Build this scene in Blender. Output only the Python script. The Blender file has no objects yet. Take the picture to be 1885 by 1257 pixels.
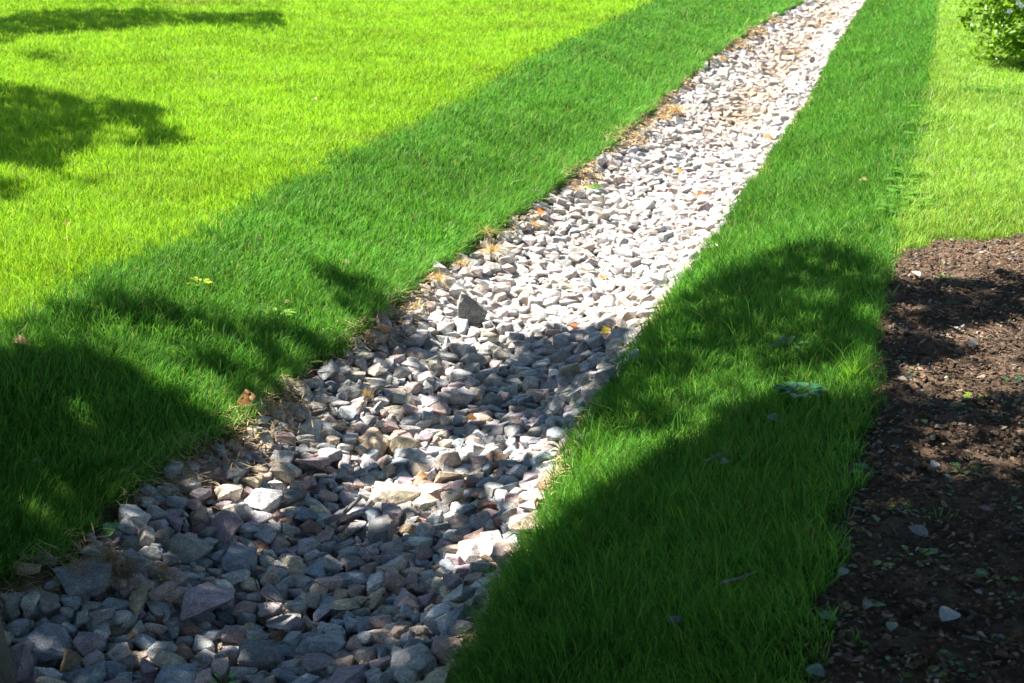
import bpy, bmesh, math, random
import numpy as np
from mathutils import Vector, Matrix, noise as mnoise

random.seed(7)
RNG = np.random.default_rng(7)
scene = bpy.context.scene
COL = scene.collection

# ------------------------------------------------------------------ camera
CAM_H = 1.6
PITCH = math.radians(18.2)
FPX = 2618.0
cam_d = bpy.data.cameras.new('camera')
cam_d.lens = 50; cam_d.sensor_width = 36; cam_d.sensor_fit = 'HORIZONTAL'
cam_d.clip_start = 0.05; cam_d.clip_end = 2000
cam_d.dof.use_dof = True; cam_d.dof.focus_distance = 4.9; cam_d.dof.aperture_fstop = 7.1
cam = bpy.data.objects.new('camera', cam_d); COL.objects.link(cam)
cam.location = (0, 0, CAM_H); cam.rotation_euler = (math.pi/2 - PITCH, 0, 0)
scene.camera = cam

# ------------------------------------------------------------------ sun, sky, exposure
SUN = np.array([-0.62, 0.28, 0.90]); SUN = SUN/np.linalg.norm(SUN)      # direction to the sun
world = bpy.data.worlds.new('World'); scene.world = world; world.use_nodes = True
wn = world.node_tree; wn.nodes.clear()
sky = wn.nodes.new('ShaderNodeTexSky'); sky.sky_type = 'NISHITA'; sky.sun_disc = False; sky.ozone_density = 3.0; sky.air_density = 1.3; sky.dust_density = 0.2
sky.sun_elevation = math.asin(SUN[2]); sky.sun_rotation = math.atan2(SUN[0], SUN[1])
bg = wn.nodes.new('ShaderNodeBackground'); bg.inputs[1].default_value = 0.05
wo = wn.nodes.new('ShaderNodeOutputWorld')
wn.links.new(sky.outputs[0], bg.inputs[0]); wn.links.new(bg.outputs[0], wo.inputs[0])
sl = bpy.data.lights.new('sun', 'SUN'); sl.energy = 5.0; sl.angle = math.radians(0.55); sl.color = (1.0, 0.93, 0.81)
so = bpy.data.objects.new('sun', sl); COL.objects.link(so)
so.rotation_euler = Vector(SUN.tolist()).to_track_quat('Z', 'Y').to_euler()
scene.view_settings.view_transform = 'Standard'; scene.view_settings.look = 'None'
scene.view_settings.gamma = 1.0; scene.view_settings.exposure = 1.72
scene.cycles.max_bounces = 6; scene.cycles.diffuse_bounces = 3; scene.cycles.transmission_bounces = 3
scene.cycles.sample_clamp_indirect = 4.0

# ------------------------------------------------------------------ picture <-> ground helpers (layout survey only)
cP, sP = math.cos(PITCH), math.sin(PITCH)
def P(px, py, z=0.0):
    u = (px - 942.5)/FPX; v = -(py - 628.5)/FPX
    dy = cP + v*sP; dz = -sP + v*cP
    t = (z - CAM_H)/dz
    return u*t, dy*t
def to_px(x, y, z):
    zz = z - CAM_H
    d = y*cP - zz*sP; up = y*sP + zz*cP
    d = np.where(d < 0.05, 0.05, d)
    return 942.5 + FPX*x/d, 628.5 - FPX*up/d, d

# ------------------------------------------------------------------ terrain
DEPTH = 0.26
def curve(pts, z):
    w = sorted((P(a, b, z)[::-1] for a, b in pts))
    a = np.array(w)
    return a[:, 0], a[:, 1]
GLc = curve([(-620,1420),(-350,1215),(-150,1125),(0,1075),(100,1040),(155,985),(240,905),(300,855),(430,795),(520,725),(560,685),(640,625),(700,590),(735,548),
             (790,505),(860,455),(960,392),(1050,320),(1115,275),(1220,183),(1310,105),(1390,50),(1480,0),(1530,-40),(1600,-90)], -DEPTH)
GRc = curve([(720,1560),(800,1380),(835,1257),(880,1160),(930,1060),(990,960),(1020,880),(1060,800),(1110,720),(1170,640),(1230,550),(1290,480),(1340,410),
             (1395,330),(1440,260),(1490,190),(1530,110),(1565,50),(1600,0),(1625,-40),(1660,-95)], -DEPTH)
SLc = curve([(-1300,1500),(-900,1080),(-400,800),(-150,665),(0,590),(90,545),(200,495),(350,430),(480,360),(600,300),(800,210),(1000,100),(1210,0),(1300,-40),(1420,-100)], 0.0)
SRc = curve([(1430,1560),(1495,1257),(1500,1130),(1530,1000),(1555,900),(1590,790),(1605,700),(1610,600),(1630,520),(1640,470),(1660,370),(1690,260),(1705,180),
             (1722,60),(1725,0),(1728,-40),(1730,-95)], 0.0)
def ext(c, y):
    ys, xs = c
    r = np.interp(y, ys, xs)
    s1 = (xs[-1]-xs[-6])/(ys[-1]-ys[-6])
    r = np.where(y > ys[-1], xs[-1] + s1*(y-ys[-1]), r)
    return r
def edges(y):
    return ext(SLc, y), ext(GLc, y), ext(GRc, y), ext(SRc, y)
def wob(x, y, f=1.0):
    return (np.sin(x*2.1*f+1.3)*np.sin(y*1.7*f+.4) + .6*np.sin(x*4.7*f-y*3.1*f+2.) + .5*np.sin(y*7.3*f+x*2.2*f+.7) + .35*np.sin(x*13.*f+y*9.*f))/2.45
def wn2(x, y, s):  # smooth pseudo-noise -1..1
    return np.sin(x*s+1.7*np.sin(y*s*.7+.3))*np.cos(y*s*1.1+1.3*np.sin(x*s*.6+2.1))
sx = [P(1640, 480)[0], P(1720, 452)[0], P(1885, 432)[0]]
sy = [P(1640, 480)[1], P(1720, 452)[1], P(1885, 432)[1]]
SOILc = ([0, sx[0], sx[1], sx[2], 8], [sy[0]-.1, sy[0], sy[1], sy[2], sy[2]-1.2])
def soil_top(x, y): return np.interp(x, *SOILc) + .10*wob(x*3, y*3)
def sm(t): t = np.clip(t, 0, 1); return t*t*(3-2*t)
def terrain(x, y, micro=True):
    x = np.asarray(x, float); y = np.asarray(y, float)
    a, b, c, d = edges(y)
    a = a - .25; d2 = d + .05
    tl = np.clip((x-a)/np.maximum(b-a, .05), 0, 1); tr = np.clip((d2-x)/np.maximum(d2-c, .05), 0, 1)
    hl = .45*tl + .55*sm(tl); hr = .45*tr + .55*sm(tr)
    h = -DEPTH*np.where(x < (b+c)/2, hl, hr)
    ins = np.minimum(x-b, c-x)
    h = h - np.where(ins > -.02, .075*sm((ins+.02)/.10), 0)
    hw = np.maximum((c-b)/2, .1)
    h = h - .145*np.clip(1-((x-(b+c)/2)/hw)**2, 0, 1)
    if micro:
        h = h + .018*wob(x*.6, y*.6) + .006*wob(x*2.3, y*2.3)
    return h
def zone(x, y):
    """0 lawn, 1 sod bank, 2 stone bed, 3 soil"""
    x = np.asarray(x, float); y = np.asarray(y, float)
    a, b, c, d = edges(y)
    n = .035*wob(x*4, y*4); q = .03*wob(x*11+3, y*13); a = a+n*2.2+q*2.5+.05*np.sin(x*61+y*47)*np.sin(y*83); b = b+n+q; c = c-n-q; d = d+n*.8+q*1.6+.03*np.sin(x*57+y*71)
    z = np.zeros(x.shape, int)
    z[(x > a) & (x < d)] = 1
    z[(x > b) & (x < c)] = 2
    z[(x >= d) & (y < soil_top(x, y))] = 3
    return z

# ------------------------------------------------------------------ object helpers
def tag(o, label=None, cat=None, group=None, kind=None):
    if label: o['label'] = label
    if cat: o['category'] = cat
    if group: o['group'] = group
    if kind: o['kind'] = kind
    return o
def link(name, me, mat=None, parent=None):
    o = bpy.data.objects.new(name, me); COL.objects.link(o)
    if mat and not me.materials: me.materials.append(mat)
    if parent: o.parent = parent
    return o
def mesh_np(name, V, loops, sizes, col=None, smooth=False):
    """V (n,3); loops flat index array; sizes faces' loop counts; col (n,3)"""
    me = bpy.data.meshes.new(name)
    me.vertices.add(len(V)); me.vertices.foreach_set('co', np.ascontiguousarray(V, dtype=np.float32).ravel())
    me.loops.add(len(loops)); me.loops.foreach_set('vertex_index', np.ascontiguousarray(loops, dtype=np.int32))
    me.polygons.add(len(sizes))
    st = np.concatenate([[0], np.cumsum(sizes)[:-1]]).astype(np.int32)
    me.polygons.foreach_set('loop_start', st)
    if col is not None:
        at = me.attributes.new('tint', 'FLOAT_COLOR', 'POINT')
        c4 = np.ones((len(V), 4), np.float32); c4[:, :3] = col
        at.data.foreach_set('color', c4.ravel())
    me.polygons.foreach_set('use_smooth', np.full(len(sizes), smooth))
    me.update(calc_edges=True); me.validate()
    return me

# ------------------------------------------------------------------ materials
def newmat(name):
    m = bpy.data.materials.new(name); m.use_nodes = True
    nt = m.node_tree; nt.nodes.clear()
    return m, nt, (lambda t, **k: _n(nt, t, k)), nt.links.new
def _n(nt, t, k):
    n = nt.nodes.new(t)
    for a, b in k.items(): setattr(n, a, b)
    return n
def attr_col(N):
    a = N('ShaderNodeAttribute'); a.attribute_name = 'tint'; return a.outputs['Color']
def leaf_mat(name, trans=.4, rough=.45, spec=.35, tcol=(1.0, 1.0, .6), tgain=1.25, vein=False, src='attr'):
    m, nt, N, L = newmat(name)
    c = attr_col(N) if src == 'attr' else N('ShaderNodeObjectInfo').outputs['Color']
    if vein:
        ns = N('ShaderNodeTexNoise'); ns.inputs['Scale'].default_value = 60; ns.inputs['Detail'].default_value = 3
        g = N('ShaderNodeNewGeometry'); L(g.outputs['Position'], ns.inputs['Vector'])
        mr = N('ShaderNodeMapRange'); mr.inputs[1].default_value = .3; mr.inputs[2].default_value = .7; mr.inputs[3].default_value = .6; mr.inputs[4].default_value = 1.25
        L(ns.outputs[0], mr.inputs[0])
        mx = N('ShaderNodeVectorMath', operation='SCALE'); L(c, mx.inputs[0]); L(mr.outputs[0], mx.inputs['Scale']); c = mx.outputs[0]
    p = N('ShaderNodeBsdfPrincipled'); L(c, p.inputs['Base Color']); p.inputs['Roughness'].default_value = rough
    p.inputs['Specular IOR Level'].default_value = spec
    t = N('ShaderNodeBsdfTranslucent')
    mul = N('ShaderNodeVectorMath', operation='MULTIPLY'); L(c, mul.inputs[0]); mul.inputs[1].default_value = tuple(v*tgain for v in tcol)
    L(mul.outputs[0], t.inputs['Color'])
    mix = N('ShaderNodeMixShader'); mix.inputs[0].default_value = trans
    L(p.outputs[0], mix.inputs[1]); L(t.outputs[0], mix.inputs[2])
    o = N('ShaderNodeOutputMaterial'); L(mix.outputs[0], o.inputs[0])
    return m
M_SOD = leaf_mat('sod_grass', .38, .6, .22, (1.0, 1.0, .7), 1.1)
M_LAWN = leaf_mat('lawn_grass', .42, .6, .2, (1.05, 1.0, .6), 1.15)
M_LEAF = leaf_mat('plant_leaf', .35, .38, .5, (1.05, 1.0, .5), 1.3, True)
M_DRY = leaf_mat('dry_leaf', .25, .7, .2, (1.0, .85, .6), 1.0, True)
M_STRAW = leaf_mat('straw', .2, .6, .3, (1.0, .9, .7), 1.0)
M_CROWN = leaf_mat('tree_leaf', .06, .45, .4, (1.0, 1.0, .4), 1.0)

def stone_mat(name, src):
    m, nt, N, L = newmat(name)
    c = attr_col(N) if src == 'attr' else N('ShaderNodeObjectInfo').outputs['Color']
    g = N('ShaderNodeNewGeometry'); pos = g.outputs['Position']
    def noise(sc, det, rough=.6):
        n = N('ShaderNodeTexNoise'); n.inputs['Scale'].default_value = sc; n.inputs['Detail'].default_value = det
        n.inputs['Roughness'].default_value = rough; L(pos, n.inputs['Vector']); return n.outputs[0]
    def mr(x, a, b, lo, hi):
        n = N('ShaderNodeMapRange'); L(x, n.inputs[0])
        for i, v in enumerate((a, b, lo, hi)): n.inputs[i+1].default_value = v
        return n.outputs[0]
    big = mr(noise(34, 5, .7), .32, .68, .60, 1.25)
    grain = mr(noise(230, 3, .7), .35, .65, .55, 1.35)
    vor = N('ShaderNodeTexVoronoi'); vor.inputs['Scale'].default_value = 330; L(pos, vor.inputs['Vector'])
    speck = mr(vor.outputs['Distance'], .05, .3, .55, 1.0)
    mm = N('ShaderNodeMath', operation='MULTIPLY'); L(big, mm.inputs[0]); L(grain, mm.inputs[1])
    m2 = N('ShaderNodeMath', operation='MULTIPLY'); L(mm.outputs[0], m2.inputs[0]); L(speck, m2.inputs[1])
    sc = N('ShaderNodeVectorMath', operation='SCALE'); L(c, sc.inputs[0]); L(m2.outputs[0], sc.inputs['Scale'])
    # rusty / earthy staining in patches
    st = N('ShaderNodeMix', data_type='RGBA'); L(mr(noise(16, 5, .65), .58, .74, 0, .55), st.inputs['Factor'])
    L(sc.outputs[0], st.inputs['A']); st.inputs['B'].default_value = (.26, .17, .10, 1)
    p = N('ShaderNodeBsdfPrincipled'); L(st.outputs['Result'], p.inputs['Base Color'])
    p.inputs['Roughness'].default_value = .78; p.inputs['Specular IOR Level'].default_value = .35
    b1 = N('ShaderNodeBump'); b1.inputs['Strength'].default_value = .8; b1.inputs['Distance'].default_value = .009
    add = N('ShaderNodeMath', operation='ADD'); L(noise(60, 6, .62), add.inputs[0]); L(mr(noise(300, 2), 0, 1, 0, .25), add.inputs[1])
    L(add.outputs[0], b1.inputs['Height']); L(b1.outputs[0], p.inputs['Normal'])
    o = N('ShaderNodeOutputMaterial'); L(p.outputs[0], o.inputs[0])
    return m
M_STONE = stone_mat('quarry_stone', 'obj')
M_GRAVEL = stone_mat('quarry_gravel', 'attr')

def earth_mat(name):
    m, nt, N, L = newmat(name)
    c = attr_col(N)
    g = N('ShaderNodeNewGeometry')
    n1 = N('ShaderNodeTexNoise'); n1.inputs['Scale'].default_value = 45; n1.inputs['Detail'].default_value = 8; n1.inputs['Roughness'].default_value = .7
    n2 = N('ShaderNodeTexNoise'); n2.inputs['Scale'].default_value = 3; n2.inputs['Detail'].default_value = 4
    for n in (n1, n2): L(g.outputs['Position'], n.inputs['Vector'])
    r1 = N('ShaderNodeMapRange'); L(n1.outputs[0], r1.inputs[0]); r1.inputs[1].default_value = .3; r1.inputs[2].default_value = .7; r1.inputs[3].default_value = .5; r1.inputs[4].default_value = 1.5
    r2 = N('ShaderNodeMapRange'); L(n2.outputs[0], r2.inputs[0]); r2.inputs[1].default_value = .3; r2.inputs[2].default_value = .7; r2.inputs[3].default_value = .75; r2.inputs[4].default_value = 1.25
    mu = N('ShaderNodeMath', operation='MULTIPLY'); L(r1.outputs[0], mu.inputs[0]); L(r2.outputs[0], mu.inputs[1])
    s = N('ShaderNodeVectorMath', operation='SCALE'); L(c, s.inputs[0]); L(mu.outputs[0], s.inputs['Scale'])
    p = N('ShaderNodeBsdfPrincipled'); L(s.outputs[0], p.inputs['Base Color']); p.inputs['Roughness'].default_value = .95
    p.inputs['Specular IOR Level'].default_value = .15
    b = N('ShaderNodeBump'); b.inputs['Strength'].default_value = .8; b.inputs['Distance'].default_value = .02; L(n1.outputs[0], b.inputs['Height']); L(b.outputs[0], p.inputs['Normal'])
    o = N('ShaderNodeOutputMaterial'); L(p.outputs[0], o.inputs[0])
    return m
M_EARTH = earth_mat('earth')
M_LITTER = earth_mat('litter')

def bark_mat(name, a=(.10, .085, .065), b=(.22, .22, .16), scale=14):
    m, nt, N, L = newmat(name)
    tc = N('ShaderNodeNewGeometry'); mp = N('ShaderNodeMapping'); mp.inputs['Scale'].default_value = (1, 1, .18)
    L(tc.outputs['Position'], mp.inputs['Vector'])
    n = N('ShaderNodeTexNoise'); n.inputs['Scale'].default_value = scale*3; n.inputs['Detail'].default_value = 8; n.inputs['Roughness'].default_value = .7
    L(mp.outputs[0], n.inputs['Vector'])
    mx = N('ShaderNodeMix', data_type='RGBA'); mx.inputs['A'].default_value = (*a, 1); mx.inputs['B'].default_value = (*b, 1)
    r = N('ShaderNodeMapRange'); L(n.outputs[0], r.inputs[0]); r.inputs[1].default_value = .35; r.inputs[2].default_value = .65
    L(r.outputs[0], mx.inputs['Factor'])
    p = N('ShaderNodeBsdfPrincipled'); L(mx.outputs['Result'], p.inputs['Base Color']); p.inputs['Roughness'].default_value = .9
    bp = N('ShaderNodeBump'); bp.inputs['Strength'].default_value = 1; bp.inputs['Distance'].default_value = .02; L(n.outputs[0], bp.inputs['Height']); L(bp.outputs[0], p.inputs['Normal'])
    o = N('ShaderNodeOutputMaterial'); L(p.outputs[0], o.inputs[0])
    return m
M_BARK = bark_mat('bark')
M_TWIG = bark_mat('grey_wood', (.16, .15, .15), (.34, .33, .33), 30)
M_TWIGB = bark_mat('brown_wood', (.07, .045, .03), (.20, .14, .09), 30)

# ------------------------------------------------------------------ ground
def axis(lo, hi, step, far, grow=1.18):
    c = list(np.arange(lo, hi+1e-6, step)); s = step
    v = c[-1]
    while v < far: s *= grow; v += s; c.append(v)
    s = step; v = c[0]
    while v > -far: s *= grow; v -= s; c.insert(0, v)
    return np.array(c)
def build_ground():
    xs = axis(-5.0, 8.0, .045, 420); ys = axis(1.2, 22.0, .045, 420)
    X, Y = np.meshgrid(xs, ys); X = X.ravel(); Y = Y.ravel()
    Z = terrain(X, Y)
    z = zone(X, Y)
    near = (np.abs(X) < 9) & (Y > -1) & (Y < 24)
    Z = Z + np.where((z == 3) & near, .012*wob(X*9, Y*9) + .006*RNG.standard_normal(len(X)), 0)
    col = np.zeros((len(X), 3))
    col[:] = (.11, .19, .03)
    col[z == 1] = (.04, .055, .022)
    col[z == 2] = (.085, .065, .05)
    col[z == 3] = (.13, .09, .062)
    bb = ext(GLc, Y); stw = (z == 2) & (X-bb < .10+.05*wob(X*3, Y*3)) & (X-bb > -.1) & (wn2(Y*0, Y, 2.3)+.4*wn2(X, Y, 6.) > .25); col[stw] = (.27, .20, .12)
    far = ~near
    col[far & (z != 2)] = (.13, .24, .03)
    w, h = len(xs), len(ys)
    i = np.arange((h-1)*(w-1)); r = i//(w-1); q = i % (w-1); a = r*w+q
    loops = np.stack([a, a+1, a+1+w, a+w], 1).ravel()
    me = mesh_np('ground', np.stack([X, Y, Z], 1), loops, np.full(len(i), 4), col, True)
    o = link('ground', me, M_EARTH); tag(o, kind='structure')
build_ground()

# ------------------------------------------------------------------ shade survey: where the trees' shade falls (fraction of sun kept off)
W4, H4 = 472, 315
def poly_mask(pts):
    p = np.array(pts, float); gx, gy = np.meshgrid(np.arange(W4)*4+2, np.arange(H4)*4+2)
    ins = np.zeros(gx.shape, bool); n = len(p); j = n-1
    for i in range(n):
        xi, yi = p[i]; xj, yj = p[j]
        c = ((yi > gy) != (yj > gy)) & (gx < (xj-xi)*(gy-yi)/((yj-yi) or 1e-9)+xi)
        ins ^= c; j = i
    return ins
SH = np.zeros((H4, W4))
def shade(s, *pts): SH[poly_mask(pts)] = s
# foreground shade, left bank
shade(.97, (-9,648),(60,640),(150,648),(240,672),(300,705),(350,735),(410,775),(450,800),(450,1300),(-9,1300))
shade(.80, (120,720),(190,715),(240,770),(200,800),(140,790))
shade(.86, (60,880),(230,820),(250,900),(150,985),(60,1000))
shade(.72, (110,545),(200,528),(300,548),(350,572),(480,580),(600,615),(640,650),(560,690),(480,705),(430,720),(360,690),(300,650),(230,610),(150,575),(100,560))
shade(.3, (110,575),(230,590),(290,650),(380,705),(430,735),(420,770),(330,735),(260,680),(180,640),(60,630),(0,625),(0,590))
shade(.75, (570,488),(620,492),(700,520),(745,560),(700,590),(640,575),(600,530))
shade(.55, (230,600),(330,590),(420,640),(330,650))
shade(.85, (440,700),(560,690),(560,720),(470,760),(440,740))
# stone bed
shade(.80, (690,592),(760,600),(800,625),(890,628),(930,602),(1010,598),(1100,588),(1190,578),(1230,590),(1180,680),(1090,760),(1060,800),(1010,800),(640,800),(440,820),(420,790),(520,725),(560,685),(640,640))
shade(.45, (600,640),(690,625),(860,660),(860,720),(760,740),(640,760),(560,760),(540,720))
shade(.25, (450,760),(520,740),(560,800),(470,820))
shade(.93, (960,620),(1170,605),(1180,680),(1120,745),(1060,790),(960,770),(860,740),(900,690))
shade(.30, (560,800),(640,790),(720,770),(800,775),(830,800),(800,850),(700,860),(600,840))
shade(.93, (255,850),(1010,830),(1000,960),(900,1110),(835,1300),(-9,1300),(-9,1075),(155,985))
shade(.62, (430,800),(560,800),(600,850),(500,890),(320,900),(300,870))
shade(.12, (640,870),(700,855),(800,868),(850,880),(850,900),(790,918),(700,925),(650,905))
shade(.22, (330,870),(480,870),(530,905),(500,935),(430,935),(330,915))
shade(.25, (800,850),(860,846),(870,868),(810,872))
shade(.18, (205,905),(275,905),(275,945),(300,975),(280,1000),(200,985),(180,960))
shade(.05, (1010,800),(1080,785),(1180,760),(1250,770),(1290,790),(1150,862),(1060,900),(1025,950),(985,965),(950,945),(900,940),(900,905),(960,868))
shade(.85, (845,900),(960,905),(940,940),(900,955),(850,950))
shade(.05, (800,1020),(830,985),(890,965),(960,960),(1000,975),(970,1000),(880,1010),(850,1040),(810,1045))
shade(.15, (345,1150),(400,1145),(440,1165),(430,1185),(360,1185))
shade(.78, (420,1085),(560,1070),(600,1100),(470,1130))
shade(.70, (600,920),(840,925),(830,960),(700,965),(600,950))
# right bank
shade(.86, (1240,548),(1290,520),(1350,478),(1420,462),(1480,440),(1560,448),(1610,480),(1645,500),(1620,640),(1600,700),(1300,700),(1150,760),(1090,790),(1060,800),(1170,640))
shade(.2, (1380,430),(1470,425),(1470,440),(1400,460),(1330,478),(1330,450))
shade(.35, (1480,398),(1560,400),(1650,415),(1700,425),(1640,440),(1540,430))
shade(.72, (1180,700),(1290,640),(1380,650),(1480,690),(1600,640),(1605,716),(1480,722),(1390,716),(1330,760),(1250,790),(1150,800),(1090,790))
shade(.45, (1330,665),(1450,680),(1420,712),(1340,725),(1280,730))
shade(.20, (1480,690),(1600,650),(1606,716),(1490,720))
shade(.985, (985,975),(1030,945),(1065,905),(1150,865),(1270,800),(1330,765),(1400,722),(1480,728),(1608,718),(1590,800),(1500,1130),(1495,1300),(835,1300),(900,1110))
# soil
shade(.90, (1645,500),(1760,500),(1900,495),(1900,1300),(1490,1300),(1500,1130),(1590,800),(1605,700),(1620,600))
shade(.30, (1760,500),(1820,478),(1900,478),(1900,505))
shade(.40, (1720,600),(1820,570),(1900,555),(1900,640),(1800,650))
shade(.22, (1640,650),(1740,640),(1900,650),(1900,700),(1760,712),(1640,690))
shade(.50, (1660,790),(1760,750),(1900,760),(1900,830),(1760,850),(1660,830))
shade(.96, (1590,860),(1900,850),(1900,1300),(1490,1300),(1500,1130))
# left lawn
shade(.93, (-9,28),(110,14),(300,18),(520,20),(530,40),(525,50),(480,52),(300,48),(180,60),(100,64),(-9,62))
shade(.45, (120,0),(380,4),(530,0),(520,10),(380,12),(120,10))
shade(.75, (-9,66),(60,60),(30,78),(-9,80))
shade(.85, (36,98),(90,94),(150,108),(100,116),(50,110))
shade(.95, (-9,150),(80,160),(170,178),(300,196),(320,210),(300,225),(355,250),(340,262),(260,275),(200,262),(120,290),(100,310),(-9,300))
shade(.40, (180,228),(240,230),(260,245),(200,262),(170,260))
shade(.80, (100,310),(170,312),(215,322),(180,335),(110,330))
shade(.92, (-9,318),(40,322),(60,345),(30,368),(-9,370))
# soften the survey a little (5x5 twice)
def blur(a, k=1):
    for _ in range(k):
        p = np.pad(a, 1, mode='edge'); a = (p[:-2,1:-1]+p[2:,1:-1]+p[1:-1,:-2]+p[1:-1,2:]+2*p[1:-1,1:-1])/6
    return a
SH = blur(SH, 2)
def shade_at(x, y):
    px, py, d = to_px(x, y, terrain(x, y, False) + np.where(zone(x, y) == 2, .10, .04))
    i = np.clip((px/4).astype(int), 0, W4-1); j = np.clip((py/4).astype(int), 0, H4-1)
    s = SH[j, i].copy()
    s = np.where(py < 0, np.where(px < 500, .3, 0.0), s)
    s = np.where(y < 2.4, .96, s)
    return s

def tube(bm, pts, rads, seg=8, cap=True):
    rings = []
    prev = Vector((0, 0, 1))
    for i, p in enumerate(pts):
        p = Vector(p)
        d = (Vector(pts[min(i+1, len(pts)-1)]) - Vector(pts[max(i-1, 0)])).normalized()
        s = d.cross(Vector((.31, .95, .05))).normalized(); t = d.cross(s)
        rings.append([bm.verts.new(p + (s*math.cos(2*math.pi*k/seg) + t*math.sin(2*math.pi*k/seg))*rads[i]) for k in range(seg)])
    for a, b in zip(rings, rings[1:]):
        for k in range(seg):
            bm.faces.new((a[k], a[(k+1) % seg], b[(k+1) % seg], b[k]))
    if cap:
        bm.faces.new(rings[0][::-1]); bm.faces.new(rings[-1])
def bm_obj(name, bm, mat, parent=None, smooth=True):
    bmesh.ops.recalc_face_normals(bm, faces=bm.faces)
    me = bpy.data.meshes.new(name); bm.to_mesh(me); bm.free()
    for p in me.polygons: p.use_smooth = smooth
    return link(name, me, mat, parent)

def leaf_cloud(name, C, size, col, mat, parent=None, up=.6):
    """many small folded leaves: C (n,3) centres, size (n,), col (n,3)"""
    n = len(C)
    nrm = RNG.standard_normal((n, 3)) + np.array([0, 0, 1])*up + SUN*up; nrm /= np.linalg.norm(nrm, axis=1, keepdims=True)
    a = np.cross(nrm, RNG.standard_normal((n, 3))); a /= np.linalg.norm(a, axis=1, keepdims=True); b = np.cross(nrm, a)
    s = size[:, None]
    v = [C - a*s*.55, C - a*s*.1 + b*s*.33 + nrm*s*.08, C + a*s*.3 + b*s*.22 + nrm*s*.05, C + a*s*.6, C + a*s*.3 - b*s*.22 + nrm*s*.05, C - a*s*.1 - b*s*.33 + nrm*s*.08]
    V = np.stack(v, 1).reshape(-1, 3)
    base = (np.arange(n)*6)[:, None]
    loops = np.concatenate([base+np.array([[0, 3, 2, 1]]), base+np.array([[0, 5, 4, 3]])], 1).ravel()
    me = mesh_np(name, V, loops, np.full(n*2, 4), np.repeat(col, 6, axis=0), False)
    return link(name, me, mat, parent)

def tree(name, label, base, top, r0, L, nlimb=7, group=None, flare=.35):
    """L (n,3): leaf positions of the crown"""
    t = bpy.data.objects.new(name, None); COL.objects.link(t); t.location = base
    tag(t, label, 'tree', group)
    bm = bmesh.new(); base = Vector(base); top = Vector(top)
    pts, rr = [], []
    for i in range(15):
        f = i/14.0
        p = base.lerp(top, f) + Vector((.10*math.sin(f*4+.5), .08*math.sin(f*5), 0))*f - Vector((0, 0, .25 if i == 0 else 0))
        pts.append(p); rr.append(r0*(1 - .5*f) + r0*flare*math.exp(-f*26))
    tube(bm, pts, rr, 28)
    for v in bm.verts:
        c = v.co; ang = math.atan2(c.y-base.y, c.x-base.x)
        k = math.exp(-max(c.z-base.z, 0)*5)
        v.co += Vector((math.cos(ang), math.sin(ang), 0))*(r0*.22*k*math.cos(ang*5+.7) + r0*.07*mnoise.noise(Vector((c.x*9, c.y*9, c.z*2.2))))
    # limbs
    C = L[RNG.choice(len(L), nlimb, replace=False)]
    for _ in range(6):
        d = ((L[:, None, :]-C[None])**2).sum(2); k = d.argmin(1)
        C = np.array([L[k == i].mean(0) if (k == i).any() else C[i] for i in range(nlimb)])
    for i in range(nlimb):
        f = .72 + .28*random.random(); s = base.lerp(top, f); e = Vector(C[i].tolist())
        mid = s.lerp(e, .5) + Vector((0, 0, .25+.3*random.random()))
        ra = r0*.32
        tube(bm, [s, s.lerp(mid, .5), mid, mid.lerp(e, .5), e], [ra, ra*.85, ra*.62, ra*.45, ra*.3], 8)
        sel = L[k == i]
        if len(sel) > 3:
            for q in sel[RNG.choice(len(sel), min(16, len(sel)), replace=False)]:
                q = Vector(q.tolist()); st = mid.lerp(e, random.random())
                m2 = st.lerp(q, .5) + Vector((random.uniform(-.1, .1), random.uniform(-.1, .1), .08))
                tube(bm, [st, m2, q], [ra*.2, ra*.13, ra*.05], 5)
    bm.transform(Matrix.Translation(-base))
    bm_obj('trunk', bm, M_BARK, t)
    n = len(L); col = np.array([.05, .10, .022])*(.7+.6*RNG.random((n, 1)))
    leaf_cloud('crown', L-np.array(base)[None], .085+.035*RNG.random(n), col, M_CROWN, t)
    return t

LAI_SCALE = 2500.0
def crown_leaves(x0, x1, y0, y1, h0, h1, cond, sc=1.0):
    n = int((x1-x0)*(y1-y0)*LAI_SCALE*sc)
    x = RNG.uniform(x0, x1, n); y = RNG.uniform(y0, y1, n)
    s = np.where(cond(x, y), shade_at(x, y), 0)
    lai = -np.log(np.clip(1-s, .006, 1))*(1+.9*s**8)
    lai = lai*(1-np.where((x > .45) & (y < 4.4), 0, .8)*np.clip(wn2(x, y, 6.5)*wn2(x+4, y-2, 11.)*2.0-.5, 0, 1)*np.where((y < 4.2) | (x > .45), .3, 1))
    keep = RNG.random(n) < lai/8.0
    x, y = x[keep], y[keep]; z = terrain(x, y, False)+np.where(zone(x, y) == 2, .10, .04)
    h = RNG.uniform(h0, h1, len(x)) + .35*wob(x*1.3, y*1.3)
    t = h/SUN[2]
    return np.stack([x+SUN[0]*t, y+SUN[1]*t, z+SUN[2]*t], 1)
LA = crown_leaves(-3.4, 4.6, -1.5, 6.9, 3.0, 5.6, lambda x, y: y < 6.6)
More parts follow.
